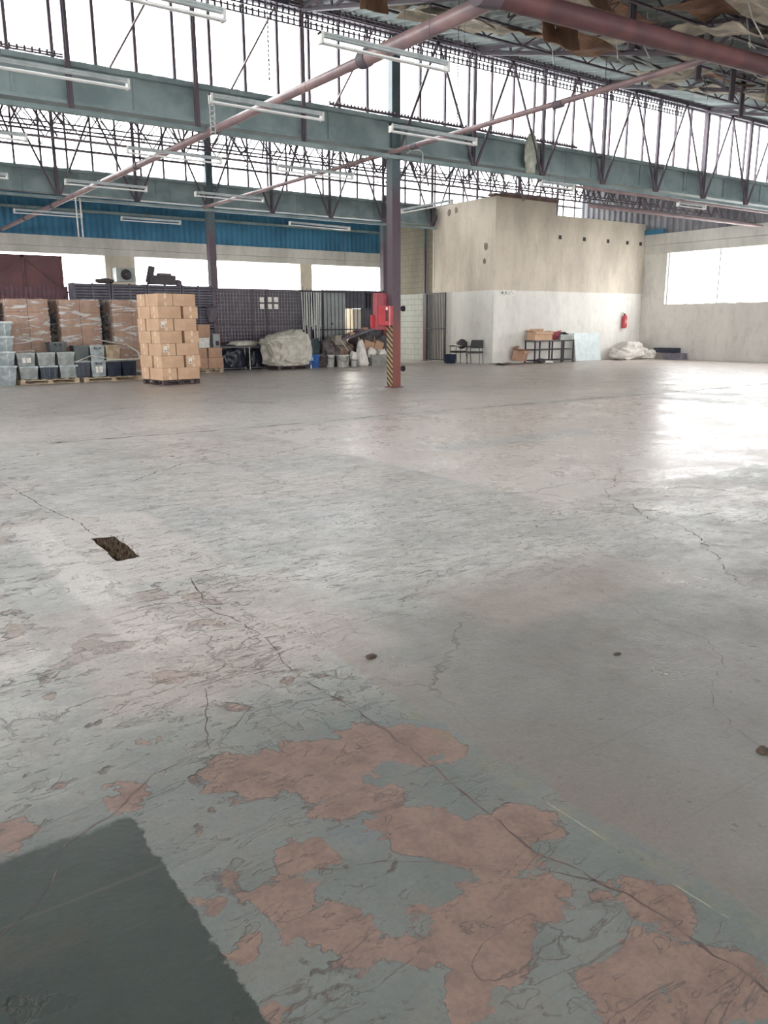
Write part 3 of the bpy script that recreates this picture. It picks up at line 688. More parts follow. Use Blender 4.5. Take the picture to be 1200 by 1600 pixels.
for (y, z, x0, x1, r, lb) in ((15.2, 4.95, 16.5, XR-.1, .035, 'pale conduit rail running below the near gutter girder towards the right wall'), (17., 4.88, 19.7, 29.1, .05, 'pinkish steel rail under the cladding ending near the right wall')):
    m = M(); m.tube((x0, 0, 0), (x1, 0, 0), r, 8); tag(m.build('steel_rail', pipe_mat), lb, 'rail').location = (0, y, z)
# conduit hook and cloth
m = M(); m.path([(0, 0, 0), (.12, 0, .09), (.36, 0, .12), (.46, 0, .06), (.46, 0, -.75)], .014)
tag(m.build('conduit_hook', hook_white), 'bent white conduit hanging beside the striped column below the lamp', 'conduit').location = (11.75, 15.5, 5.22)
m = lumpy((0, 0, 0), (.42, .1, .95), 5, 4, .3, .3, .8, 3.5); tag(m.build('hanging_cloth', mat('pale rag', (206, 210, 196), (176, 180, 168), 6, .9)), 'pale torn cloth hanging over the near gutter girder right of the column', 'cloth').location = (15.75, 15.59, 5.2)

# perforated hanger straps
def strap(x, y, z0, z1, lb):
    m = M(); w = .035; n = int((z1-z0)/.07); 
    m.box((-w, 0, (z1-z0)/2), (.014, .008, z1-z0)); m.box((w, 0, (z1-z0)/2), (.014, .008, z1-z0))
    for i in range(n): m.box((0, 0, .03+i*.07), (.07, .008, .02), None)
    tag(m.build('hanger_strap', strap_mat), lb, 'strap', 'perforated hanger straps').location = (x, y, z0)
strap(7.5, 9.3, 5.7, 6.6, 'perforated steel strap hanging at the top right of the striped column, left of two')
strap(8.6, 9.6, 5.85, 6.9, 'perforated steel strap hanging at the top right of the striped column, right of two')
strap(6.25, 11.5, 6.35, 7., 'perforated steel strap at the top edge left of the striped column, left of two')
strap(6.42, 11.5, 6.3, 7., 'perforated steel strap at the top edge left of the striped column, right of two')
strap(5.25, 11.5, 4.15, 4.64, 'perforated steel strap hanging from the lamp left of the column')
m = M()
for dx in (-.06, .06): m.tube((dx, 0, 0), (dx, 0, -1.05), .022, 8)
tag(m.build('hanging_bracket', hook_white), 'two short pale rods hanging under the large pipe at far left', 'bracket').location = (7.0, 24.6, 5.0)
for i, (x, y, z, h) in enumerate(((9.9, 11.6, 4.9, 2.2), (5.0, 9.3, 4.3, 2.4), (14.2, 12.0, 5.2, 2.2))):
    m = M()
    for j in range(int((roof_z(y)-z)/.05)): m.box((0, 0, -.03-j*.05), (.012, .018, .035)) if j % 2 else m.box((0, 0, -.03-j*.05), (.02, .008, .035))
    tag(m.build('hanging_chain', steel_dark), 'thin dangling chain against the bright glazing, %s of three' % ('middle', 'leftmost', 'rightmost')[i], 'chain').location = (x, y, roof_z(y)-.02)

# ------------------------------------------------------------------ fluorescent lamps
def lamp(L, loc, lb, rz=0., top=None):
    t = thing('fluorescent_lamp', lb, 'lamp', loc, rz, 'fluorescent lamps hung in rows')
    m = M(); m.bb(0, L, -.04, .04, .085, .11); m.bb(.03, L-.03, -.025, .025, .06, .085); m.build('housing', mat('grey lamp enamel', (176, 184, 186), (156, 166, 168), 6, .4), t)
    for y in (-.028, .028): m = M(); m.tube((.03, y, 0), (L-.03, y, 0), .013, 8); m.build('tube', tube_glass, t)
    for x in (0, L-.03): m = M(); m.bb(x, x+.03, -.05, .05, -.016, .11); m.build('end_cap', lamp_white, t)
    if top is None: top = roof_z(loc[1])+.04
    for x in (.3, L-.3): m = M(); m.tube((x, 0, .11), (x, 0, top-loc[2]), .004, 4); m.build('hanger_wire', steel_dark, t)
    return t
rows = [(8.5, (2.2, 5.22), 'nearest'), (11.5, (2.2, 5.22, 8.38), 'second'), (15.58, (1.8, 5.38, 8.47), 'third'), (19.68, (2.3, 5.35, 8.42), 'fourth'), (25.35, (5.43, 8.44), 'farthest')]
for y, xs, rn in rows:
    for j, x in enumerate(xs):
        lamp(1.87, (x, y, 4.57), 'white twin tube fluorescent lamp, %s lamp from the left in the %s row' % (('first', 'second', 'third')[j], rn), 0, 5.1 if 15 < y < 16 else None)
lamp(2.4, (12.95, 23.1, 4.5), 'white fluorescent lamp low in front of the blue cladding left of the column', .1)
lamp(2.2, (14.55, 17.2, 4.57), 'white fluorescent lamp turned crosswise, pointing at the office block', PI/2)
lamp(1.25, (19.9, 14.1, 4.57), 'short fluorescent lamp in front of the grey cladding above the right wall')
lamp(1.12, (14.5, 14.0, 4.6), 'short fluorescent lamp just above the stepped corner of the office wall')

# ------------------------------------------------------------------ torn ceiling boards in the near bay
rnd = random.Random(21)
def board(x, y, sx, sy, tilt, tz, mt, lb, name='ceiling_board', drop=.2):
    n = 6; m = M(); vs = []
    for side in (0, .012):
        for i in range(n+1):
            for j in range(n+1):
                u, v = i/n-.5, j/n-.5
                ex = 1 - .12*abs(noise.noise(Vector((u*5+x, v*5+y, 3))))
                vs.append((u*sx*ex, v*sy*ex, side+.10*noise.noise(Vector((u*2+x, v*2+y, 0)))+ .25*sx*(u*u)*math.sin(x*3)))
    N = (n+1)*(n+1); fs = []
    for i in range(n):
        for j in range(n):
            a = i*(n+1)+j; q = (a, a+n+1, a+n+2, a+1)
            fs.append(tuple(reversed(q))); fs.append(tuple(N+k for k in q))
    edge = [i*(n+1) for i in range(n+1)]+[n*(n+1)+j for j in range(1, n+1)]+[i*(n+1)+n for i in range(n-1, -1, -1)]+[j for j in range(n-1, 0, -1)]
    for a, b in zip(edge, edge[1:]+edge[:1]): fs.append((a, b, N+b, N+a))
    m.add(vs, fs); o = m.build(name, mt)
    o.location = (x, y, roof_z(y)-drop); o.rotation_euler = (math.atan(.178)+tilt, tz*.6, rnd.uniform(-.15, .15))
    tag(o, lb, 'ceiling board', 'torn ceiling boards under the near roof'); return o
LB = {cream_board: 'torn cream ceiling board sagging between the purlins at top right', brown_board: 'water stained brown ceiling board hanging between the trusses at top right', insul: 'ragged grey insulation sheet clinging under the roof at top right'}
GROUPN = 0
for i in range(15):
    for j in range(7):
        x = 7.2+i*1.5+rnd.uniform(-.3, .3); y = 6.2+j*1.05+rnd.uniform(-.2, .2)
        if y > 12.9 or rnd.random() < .08: continue
        mt = rnd.choice((cream_board, cream_board, cream_board, brown_board, insul))
        board(x, y, rnd.uniform(.7, 1.9), rnd.uniform(.5, 1.0), rnd.uniform(-.3, .3), rnd.uniform(-.25, .25), mt, LB[mt], 'ceiling_board', rnd.uniform(.28, .5))
for (x, y, w_, h_, a, mt) in ((10.9, 10.3, .9, .75, 1.1, brown_board), (9.4, 8.3, .9, .6, .9, brown_board), (15.2, 8.6, 1.1, .9, 1., brown_board), (13.0, 7.0, 1.0, .9, .8, brown_board), (18.6, 10.8, .8, .6, 1.2, cream_board), (20.4, 10.0, .7, .6, 1.3, brown_board), (17.1, 9.6, .3, .6, 1.3, cream_board), (8.0, 11.4, .5, .5, 1.2, brown_board)):
    board(x, y, w_, h_, a, 0, mt, 'stiff %s ceiling board hanging down almost upright at top right' % ('brown' if mt is brown_board else 'cream'), 'ceiling_board', .6)
rr = random.Random(77)
for i in range(26):     # slack wires and strips dangling from the broken ceiling
    x, y = rr.uniform(9, 24), rr.uniform(7, 12.5); z = roof_z(y)-.05; m = M(); pts = [(0, 0, 0)]
    for j in range(5): pts.append((pts[-1][0]+rr.uniform(-.15, .2), pts[-1][1]+rr.uniform(-.1, .1), -(.18+.16*j)*rr.uniform(.7, 1.1)))
    m.path(pts, rr.choice((.006, .01, .014)), 5)
    tag(m.build('dangling_wire', (hook_white, steel_dark, galv)[i % 3]), '%s wire dangling from the broken ceiling at top right' % ('white', 'dark', 'grey')[i % 3], 'wire', 'wires dangling from the broken ceiling').location = (x, y, z)
for i, (x, y) in enumerate(((13.85, 9.6), (16.2, 10.4), (18.5, 11.6), (11.2, 9.0))):
    m = M(); m.bb(-.04, .04, -.04, .04, 0, .9); m.bb(-.07, .07, -.02, .02, 0, .9)
    tag(m.build('hanging_post', steel_dark), 'dark steel drop post under the near roof slope, %s from the left' % ('second', 'third', 'fourth', 'first')[i], 'post', 'drop posts under the near roof').location = (x, y, roof_z(y)-1.0)

# ------------------------------------------------------------------ partition, fences, gates at the second line
PY = 26.2
m = M(); m.bb(7.0, 16.95, PY, PY+.15, 0, 2.7); m.bb(17.8, 18.95, PY, PY+.15, 0, 2.7); m.bb(16.95, 17.8, PY, PY+.15, 2.06, 2.7)
wp = struct(m.build('wall_partition', part_mat))
m = M(); m.corr((15.9, PY-.02, 2.07), 3.0, .65, .16, .03, 'x'); m.corr((17.82, PY-.02, 0), 1.1, 2.7, .16, .03, 'x'); o = m.build('cladding', mat('dark ribbed sheet', (98, 98, 108), (82, 82, 92), 2, .6), wp); o['kind'] = 'structure'
m = M(); m.bb(16.3, 18.9, 28.6, 28.7, 0, 2.6); o = struct(m.build('wall_store', mat('cream store wall', (226, 214, 192), (204, 190, 166), 1.5, .8)))
t = thing('store_fill_lamp', 'small added lamp, itself unseen, lighting the cream store room past the narrow doorway', 'lamp', (17.9, 27.6, 2.45))
m = M(); m.lathe((0, 0, 0), [(.0, -.1), (.09, -.08), (.11, 0)], 12); m.build('lamp_shade', glow, t); m = M(); m.tube((0, 0, -.02), (0, 0, roof_z(27.6)-2.4), .006, 4); m.build('cord', steel_dark, t)
ld = bpy.data.lights.new('store_fill_light', 'POINT'); ld.energy = 9; ld.color = (1, .95, .86); ld.shadow_soft_size = .1  # lamp added out of sight to make the store room bright
lo_ = bpy.data.objects.new('store_fill_light', ld); COL.objects.link(lo_); lo_.parent = t; lo_.location = (0, 0, -.2)
m = M(); m.bb(16.96, 17.2, 27.3, 27.5, 0, 1.65); tag(m.build('leaning_panel', panel_teal), 'dark panel standing in the lit store room beyond the doorway', 'panel')

# dark crates and slatted stacks along the partition (left part)
m = M()
rk = random.Random(3)
G = 'dark slatted crates stacked along the partition'
sl = M()
for z in range(8): sl.bb(0, 1.1, -.04, 0, z*.083+.01, z*.083+.06)
sl.bb(0, .05, -.06, .5, 0, .68); sl.bb(1.05, 1.1, -.06, .5, 0, .68); sl.bb(.55, .6, -.05, .02, 0, .68)
back = M(); back.bb(.03, 1.07, .02, .5, .02, .66)
proto = thing('slatted_crate', '', 'crate', (7.3, 25.5, 0), 0, G); sl.build('slats', mat('dark slats', (104, 102, 112), (86, 84, 94), 4, .6), proto); back.build('load', mat('dark load', (64, 62, 72), (54, 52, 62), 4, .8), proto)
first = True
for i in range(4):
    for l in range(4):
        x = 6.9+i*1.13; z = l*.685
        if i >= 3 and l < 0: continue
        lb = 'dark slatted crate against the partition, %s stack from the left, %s one' % (('first', 'second', 'third', 'fourth')[i], ('bottom', 'second', 'third', 'top')[l])
        if first: proto.location = (x, 25.55, z); proto['label'] = lb; first = False
        else: dup(proto, (x, 25.55, z), 0, lb)
# maroon palings at far left
t = thing('paling_fence', 'dark maroon paling fence in front of the big sliding door at far left', 'fence', (0, 26.4, 0)); m = M(); w_ = M()
for i in range(34): x = 2.6+i*.13; m.bb(x, x+.085, -.015, .015, .05, 2.62+.03*(i % 2))
m.build('palings', mat('maroon slats', (110, 74, 82), (92, 64, 74), 4, .6), t)
for z in (.4, 1.5, 2.45): w_.bb(2.6, 7.0, .015, .05, z, z+.06)
w_.build('rails', steel_dark, t)
# welded mesh fence with posts
t = thing('mesh_fence', 'welded wire mesh fence covering the dark partition behind the bench', 'fence', (0, 25.75, 0)); m = M(); w_ = M()
mesh_m = mat('dull wire', (150, 142, 150), (130, 122, 130), 4, .5, .3)
for i in range(30): x = 11.5+i*.115; m.bb(x-.008, x+.008, -.008, .008, .1, 2.62)
for i in range(22): z = .1+i*.12; m.bb(11.5, 14.85, -.007, .007, z-.008, z+.008)
m.build('wire_mesh', mesh_m, t)
for x in (11.5, 12.9, 13.45, 14.85): w_.bb(x-.025, x+.025, -.03, .03, 0, 2.68)
w_.bb(11.5, 14.85, -.03, .03, 1.5, 1.54); w_.bb(11.5, 14.85, -.03, .03, 2.62, 2.66); w_.build('frame', steel_dark, t)
for i, (x, z) in enumerate(((13.25, 2.32), (13.55, 2.33), (13.8, 2.33), (13.25, 2.1), (13.55, 2.1), (13.8, 2.1))):  # white plates paint the light glimpsed through the mesh
    m = M(); m.bb(-.08, .08, -.004, .004, -.085, .085); tag(m.build('light_plate', paper), 'small white plate standing for light through the wire mesh fence, %s of the %s row' % (('left', 'middle', 'right')[i % 3], 'upper' if i < 3 else 'lower'), 'light plate', 'plates standing for light through the mesh').location = (x, 25.736, z)
# barred fence with black bars
t = thing('barred_fence', 'tall black barred fence in front of the grey doors and store doorway', 'fence', (0, 25.5, 0)); m = M(); w_ = M()
for i in range(24): x = 14.75+i*.165; m.bb(x-.009, x+.009, -.009, .009, 0, 2.72+(.08 if i % 5 == 0 else 0))
m.build('bars', steel_black, t)
for z in (.1, 1.28, 2.6): w_.bb(14.7, 18.6, -.012, .012, z, z+.035)
w_.build('rails', steel_black, t)
t = thing('grey_door', 'pair of pale grey sheet steel doors behind the black bars', 'door', (15.45, 25.95, 0))
m = M(); m.bb(0, .3, -.02, .02, 0, 2.62); m.bb(.42, 1.35, -.02, .02, 0, 2.64); m.build('door_leaf', sheet_grey, t)
m = M(); m.lathe((.75, -.03, 1.5), [(0, .03), (.04, .02), (.05, 0), (.04, -.02), (0, -.03)], 10); m.build('door_handle', steel_black, t)
m = M(); m.bb(.30, .42, -.015, .015, .3, 2.62); m.build('frame', steel_black, t)
for i in range(12):
    x = 14.72+i*.065; hgt = (1.3, 1.8, 1.15, 1.6, 2.0, 1.2)[i % 6]; m = M(); m.tube((0, 0, 0), (.1*((i % 3)-1)*.4, 0, hgt), .017, 6)
    tag(m.build('steel_rod', hook_white), 'pale slender rod on the black bars, %s from the left' % ('first', 'second', 'third', 'fourth', 'fifth', 'sixth', 'seventh', 'eighth', 'ninth', 'tenth', 'eleventh', 'twelfth')[i], 'rod', 'pale rods leaning on the bars').location = (x, 25.472, 2.6-hgt)
t = thing('teal_panel', 'dark teal boards leaning behind the blue crate', 'board', (14.35, 25.15, 0)); m = M(); m.box((.2, 0, .52), (.45, .03, 1.04), Matrix.Rotation(-.12, 3, 'X')); m.box((.62, 0, .5), (.4, .03, 1.0), Matrix.Rotation(-.12, 3, 'X')); m.build('boards', panel_teal, t)
# things stored on top of the crates, against the bright window
def junk(name, lb, cat, loc, size, seed, mt, **kw):
    m = lumpy((0, 0, 0), size, seed, kw.pop('n', 4), kw.pop('amp', .3), kw.pop('fold', .2), kw.pop('sq', .7)); o = tag(m.build(name, mt), lb, cat); o.location = loc; return o
t = thing('ventilation_box', 'grey louvred metal box mounted high on the pale pier between the windows', 'ventilator', (11.5, 34.7, 3.25))
m = M(); m.bb(-.4, .35, -.25, .25, 0, .55); m.build('housing', sheet_grey, t); m = M(); m.lathe((0, 0, 0), [(.02, 0), (.2, 0), (.22, .03)], 16)
for v_i, v in enumerate(m.v): m.v[v_i] = (v[0], -.26-v[2], v[1]+.28)
m.build('fan_guard', steel_black, t)
t = thing('scrap_machine', 'dark scrap machine part standing on top of the slatted crates against the window', 'machine part', (9.45, 25.7, 2.74))
m = M(); m.box((.25, 0, .14), (.85, .3, .28)); m.box((-.1, 0, .3), (.16, .2, .5), Matrix.Rotation(.25, 3, 'Y')); m.build('body', steel_black, t); m = M(); m.box((.35, 0, .3), (.4, .26, .1)); m.lathe((.8, 0, 0), [(.12, 0), (.12, .12), (.05, .16)], 12); m.build('cover', steel_dark, t)
junk('scrap_bundle', 'small dark bundle on the slatted crates near the pier', 'bundle', (7.9, 25.7, 2.74), (.5, .3, .14), 8, rag_dark)

# ------------------------------------------------------------------ pallets, cartons, totes
def pallet(loc, w, d, mt, label, rz=0):
    t = thing('wooden_pallet', label, 'pallet', loc, rz); m = M(); 
    for i in range(6): x = -w/2+.06+i*(w-.12)/5; m.bb(x-.05, x+.05, -d/2, d/2, .105, .125)
    m.build('deck', mt, t); m = M()
    for y in (-d/2+.05, 0, d/2-.05):
        m.bb(-w/2, w/2, y-.05, y+.05, .085, .105); m.bb(-w/2, w/2, y-.05, y+.05, 0, .018)
    m.build('stringer', mt, t)
    m = M()
    for y in (-d/2+.05, 0, d/2-.05):
        for x in (-w/2+.07, 0, w/2-.07): m.bb(x-.06, x+.06, y-.05, y+.05, .018, .085)
    m.build('blocks', mt, t); return t
def carton(w, d, h, mt=card, tp=True, lab=False):
    t = thing('cardboard_carton', '', 'carton', (0, 0, 0)); m = M(); m.bb(-w/2+.007, w/2-.007, -d/2+.007, d/2-.007, .003, h-.003)
    m.build('body', mt, t)
    if tp:
        m = M(); m.bb(-w/2+.003, w/2-.003, -.028, .028, h-.005, h-.001); m.bb(-w/2+.002, -w/2+.008, -.028, .028, h-.12, h-.003); m.bb(w/2-.008, w/2-.002, -.028, .028, h-.12, h-.003)
        m.bb(-w/2+.002, -w/2+.008, -.028, .028, .004, .09); m.build('packing_tape', tape, t)
    if lab:
        m = M(); m.bb(-w/2, -w/2+.008, .04, .14, h*.3, h*.8); m.build('shipping_label', paper, t)
        m = M(); m.bb(-w/2-.002, -w/2, .07, .11, h*.36, h*.46); m.build('label_print', ink, t)
    return t
A0 = Vector((7.36, 19.86)); ang = math.radians(8)
ex = Vector((math.cos(ang), math.sin(ang))); ey = Vector((-math.sin(ang), math.cos(ang)))
cl, cw, chh, PS = .64, .42, .304, 1.11
pc = A0+ex*PS/2+ey*PS/2
pallet((pc.x, pc.y, 0), 1.06, 1.06, wood_dark, 'dark wooden pallet under the tall brown carton stack', ang)
base = carton(cl, cw, chh); baseL = carton(cl, cw, chh, card, True, True); used = [False, False]
POS = {'A': [((cw/2, cl/2), 1, 'front left'), ((cw+cl/2+.01, cw/2), 0, 'front right'), ((PS-cw/2, PS-cl/2), 1, 'rear right'), ((cl/2, PS-cw/2), 0, 'rear left')],
       'B': [((cl/2, cw/2), 0, 'front left'), ((PS-cw/2, cl/2), 1, 'front right'), ((PS-cl/2, PS-cw/2), 0, 'rear right'), ((cw/2, PS-cl/2), 1, 'rear left')]}
rj = random.Random(5)
for l in range(7):
    typ = 'A' if l % 2 == 0 else 'B'
    for (px_, py_), turn, nm in POS[typ]:
        uselab = (l in (0,) and False) or ((l, nm) in ((4, 'front left'), (2, 'front left'), (1, 'front right')))
        src = baseL if uselab else base; idx = 1 if uselab else 0
        jx, jy = rj.uniform(-.012, .012), rj.uniform(-.012, .012)
        p = A0+ex*(px_+jx)+ey*(py_+jy); rz = ang+(PI/2 if turn else 0)+rj.uniform(-.012, .012)
        if uselab and turn: rz = ang - PI/2 + PI if False else ang+PI/2
        lb = 'brown carton in the tall free standing stack, %s layer, %s corner' % (ORD[l], nm)
        if not used[idx]: src.location = (p.x, p.y, .127+l*chh); src.rotation_euler = (0, 0, rz); src['label'] = lb; src['group'] = 'brown cartons of the tall stack'; used[idx] = True
        else: o = dup(src, (p.x, p.y, .127+l*chh), rz, lb)
# wrapped carton stacks behind
def wrapped(x0, x1, y0, lb, lays=6, z0=.127, h=.343, first_lb=''):
    w = (x1-x0)/2; t0 = None
    pallet(((x0+x1)/2, y0+.5, 0), x1-x0, 1.0, wood_dark, 'dark pallet under the film wrapped cartons, %s stack' % lb)
    for l in range(lays):
        for i in range(2):
            for kx in range(2 if l == lays-1 else 1):
                lab_ = 'dusty brown carton under stretch film, %s stack, %s layer, %s%s' % (lb, ORD[l] if l < lays-1 else 'top', ('left', 'right')[i], ' rear' if kx else '')
                if t0 is None: t0 = carton(w, .5, h, card_dark); t0.location = (x0+w*(i+.5), y0+.25, z0+l*h); t0['label'] = lab_; t0['group'] = 'film wrapped cartons, %s stack' % lb
                else: dup(t0, (x0+w*(i+.5), y0+.25+.5*kx, z0+l*h), 0, lab_)
    n = 14; vs = []; cx, cy = (x0+x1)/2, y0+.5; hw, hd = (x1-x0)/2+.012, .512
    per = [(-hw, -hd), (hw, -hd), (hw, hd), (-hw, hd)]; ring = []
    for a in range(4):
        p, q = per[a], per[(a+1) % 4]
        for j in range(6): ring.append((p[0]+(q[0]-p[0])*j/6, p[1]+(q[1]-p[1])*j/6))
    H = lays*h; K = len(ring)
    for zi in range(n+1):
        for (a, b) in ring:
            k_ = 1+.012*noise.noise(Vector((a*3, b*3+x0, zi*.7))); vs.append((cx+a*k_, cy+b*k_, z0-.05+(H+.06)*zi/n))
    fs = [(zi*K+i, zi*K+(i+1) % K, (zi+1)*K+(i+1) % K, (zi+1)*K+i) for zi in range(n) for i in range(K)]
    m = M(); m.add(vs, fs, True); tag(m.build('stretch_film', film), 'glossy clear stretch film around the brown cartons, %s stack' % lb, 'film')
wrapped(4.62, 5.68, 23.6, 'leftmost wrapped'); wrapped(5.97, 7.06, 23.6, 'middle wrapped'); wrapped(7.42, 8.5, 23.6, 'right wrapped')
t = thing('gap_block', 'dark blocks standing in for the dark gaps between the wrapped stacks', 'load', (0, 0, 0)); m = M(); m.bb(3.2, 4.5, 24.0, 24.8, 0, 2.1); m.bb(5.2, 6.5, 24.9, 25.3, 0, 2.15); m.bb(6.6, 8.2, 24.9, 25.3, 0, 2.12); m.build('dark_block', mat('gap black', (44, 44, 56), (34, 34, 44), 3, .35), t)  # dark blocks put in for the shade in the gaps between stacks

def tote(loc, w, d, h, mt, lb, lid=None, handle=True, content=None, grp=None, label_=False):
    t = thing('storage_tote', lb, 'tote', loc, 0, grp); m = M(); m.taper((0, 0, 0), w*.97, d*.97, h-.03)
    for i in range(3): x = -w*.3+i*w*.3; m.bb(x-.012, x+.012, -d*.475, -d*.46, .05, h-.05)
    m.build('body', mt, t)
    m = M(); 
    if lid: m.bb(-w/2, w/2, -d/2, d/2, h-.045, h-.005); m.bb(-w*.42, w*.42, -d*.42, d*.42, h-.005, h); m.build('lid', lid, t)
    else:
        for (a, b, c_, e) in ((-w/2, w/2, -d/2, -d/2+.03), (-w/2, w/2, d/2-.03, d/2), (-w/2, -w/2+.03, -d/2, d/2), (w/2-.03, w/2, -d/2, d/2)): m.bb(a, b, c_, e, h-.045, h-.015)
        m.build('rim', mt, t)
    if handle: m = M(); m.path([(-.07, -d/2, h-.05), (-.07, -d/2-.03, h-.1), (.07, -d/2-.03, h-.1), (.07, -d/2, h-.05)], .01); m.build('handle', steel_black, t)
    if label_: m = M(); m.bb(-w*.2, w*.25, -d*.472, -d*.465, h*.25, h*.62); m.build('label', paper, t)
    return t
# far left: tall silver wrapped totes
for i, (z, h) in enumerate(((.0, .5), (.5, .36), (.86, .38), (1.24, .36))):
    tote((4.0, 22.85, z), 1.0, .9, h, tote_silver, 'clear film wrapped grey tote at the far left edge, %s of four' % ('bottom', 'second', 'third', 'top')[i], tote_silver, False)
# pallet of grey totes
pallet((5.3, 22.95, 0), 1.5, .9, wood, 'pale wooden pallet carrying grey totes at left')
GG = 'totes on the pale pallet at left'
for i in range(3):
    x = 4.8+i*.5
    tote((x, 22.75, .127), .47, .42, .34, (tote_grey, tote_navy, tote_grey)[i], '%s tote on the pale pallet, lower row, %s' % (('grey', 'blue black', 'grey')[i], ('left', 'middle', 'right')[i]), tote_silver, False, None, GG)
    tote((x-.04, 22.75, .47), .46, .42, .34, tote_grey, 'dusty grey tote on the pale pallet, upper row, %s' % ('left', 'middle', 'right')[i], tote_grey, False, None, GG, i == 0)
tote((5.6, 22.85, .81), .46, .4, .27, tote_green, 'open dark green tote alone on top of the grey totes', None, True)
junk('film_wad', 'crumpled clear film lying on the left grey totes', 'film', (4.75, 22.75, .812), (.55, .3, .07), 2, film)
# pallet of navy totes
pallet((6.95, 22.9, 0), 1.6, .9, wood, 'wooden pallet carrying navy totes left of the tall carton stack')
for i in range(4):
    x = 6.14+i*.42; lowm = (tote_navy, tote_silver, tote_navy, tote_navy)[i]; upm = (tote_green, tote_silver, wood, card_dark)[i]
    tote((x+.03, 22.75, .127), .41, .44, .44, lowm, '%s tote in the lower row left of the tall carton stack, %s from the left' % ('silver' if i == 1 else 'navy', ('first', 'second', 'third', 'fourth')[i]), tote_grey if i != 1 else tote_silver, i == 1, None, 'lower navy totes', i == 1)
    if i < 3: tote((x+.03, 22.75, .567), .4, .42, .4, upm, ('dark green tote in the upper row left of the tall carton stack', 'silver lidded tote with black handle left of the tall carton stack', 'ribbed beige tote in the upper row beside the tall carton stack')[i], (tote_green, tote_silver, wood)[i], i == 1)
m = M(); m.beam((6.55, 22.5, 1.12), (7.4, 22.55, .95), .3, .012, (0, 0, 1)); m.path([(7.4, 22.5, .95), (7.68, 22.5, .78), (7.72, 22.5, .58), (6.8, 22.5, .57)], .018); m.path([(6.0, 22.5, .55), (6.4, 22.48, .7), (6.9, 22.5, .6)], .01)
tag(m.build('film_wrap', mat('white film scrap', (226, 222, 214), (204, 200, 192), 8, .35)), 'torn white wrapping strip draped over the upper totes', 'film')
# boxes behind the stack
pallet((10.5, 24.75, 0), 1.1, .9, wood, 'pale pallet with a few cartons right of the tall stack')
for (x, y, z, w, d, h, rz, lb, lab_) in ((10.85, 24.6, .127, .52, .4, .34, 0, 'open lower carton on the small pallet right of the tall stack, right one', 0), (10.33, 24.6, .127, .5, .4, .34, .03, 'lower carton on the small pallet right of the tall stack, left one', 0), (10.82, 24.6, .467, .46, .38, .31, .08, 'tilted upper carton with white label on the small pallet, right one', 1), (10.36, 24.6, .467, .42, .38, .3, -.05, 'upper carton on the small pallet, left one', 0), (10.5, 24.6, 1.1, .42, .36, .4, 0, 'brown carton topping the small pallet load beside the column', 0)):
    o = carton(w, d, h, card_dark, True, bool(lab_)); o.location = (x, y, z); o.rotation_euler = (0, 0, rz); o['label'] = lb
m = M()
for i in range(7): m.box((rnd.uniform(-.01, .01), 0, .02+i*.045), (.36, .3, .04))
tag(m.build('paper_stack', paper), 'stack of white paper bundles between the cartons on the small pallet', 'paper').location = (10.5, 24.6, .78)
t = thing('metal_canister', 'grey upright metal canister behind the small pallet cartons', 'canister', (11.05, 24.85, .78)); m = M(); m.bb(-.12, .12, -.1, .1, 0, .42); m.build('body', sheet_grey, t); m = M(); m.bb(-.03, .09, -.11, -.1, .05, .2); m.build('label', steel_black, t)

# workbench frame
t = thing('workbench', 'long pale steel framed workbench in front of the mesh fence', 'workbench', (0, 25.4, 0))
m = M(); m.bb(11.35, 13.2, -.25, .15, .76, .79); m.build('worktop', mat('grey worktop', (110, 108, 112), (90, 88, 92), 4, .5), t)
for x in (11.4, 12.42, 13.15):
    for y in (-.23, .13): m = M(); m.tube((x, y, 0), (x, y, .76), .018, 6); m.build('leg', hook_white if x > 12 and x < 13 else galv, t)
m = M(); m.tube((11.4, -.23, .06), (12.3, -.23, .06), .014, 6); m.tube((12.42, -.23, .06), (13.15, -.23, .06), .014, 6); m.tube((11.4, -.23, .74), (13.15, -.23, .74), .014, 6); m.build('rail', galv, t)
junk('crumpled_cloth', 'crumpled beige cloth lying on the workbench', 'cloth', (12.35, 25.35, .79), (1.1, .34, .17), 4, bag_mat)
junk('dark_bag', 'dark plastic bag stuffed under the workbench', 'bag', (11.9, 25.37, .0), (.75, .26, .7), 9, mat('dark bag', (40, 44, 60), (30, 34, 46), 5, .4))
junk('dark_bag', 'dark plastic bag under the bench next to the big sack', 'bag', (12.78, 25.37, .0), (.55, .26, .68), 10, mat('dark bag', (40, 44, 60), (30, 34, 46), 5, .4))
junk('red_valve', 'dusty maroon machine head behind the workbench', 'machine', (11.25, 25.5, 1.55), (.35, .25, .55), 12, steel_dark)
# big sack on a pallet
pallet((13.55, 24.55, 0), 1.2, .7, wood_dark, 'low dark pallet under the big white sack')
m = lumpy((0, 0, 0), (1.5, 1.0, 1.12), 6, 5, .16, .2, .6, 2.6)
for i, v in enumerate(m.v):
    q = v[2]/1.12; s_ = 1-.22*max(0, q-.55)+(.08*(1-q)); lean = -.12*q*q + (-.1 if v[0] < 0 and q > .7 else 0)
    m.v[i] = (v[0]*s_+lean, v[1]*s_, v[2]*(1+.08*math.sin(v[0]*3)))
tag(m.build('woven_sack', bag_mat), 'very big bulging white woven sack right of the workbench', 'sack').location = (13.55, 24.55, .13)
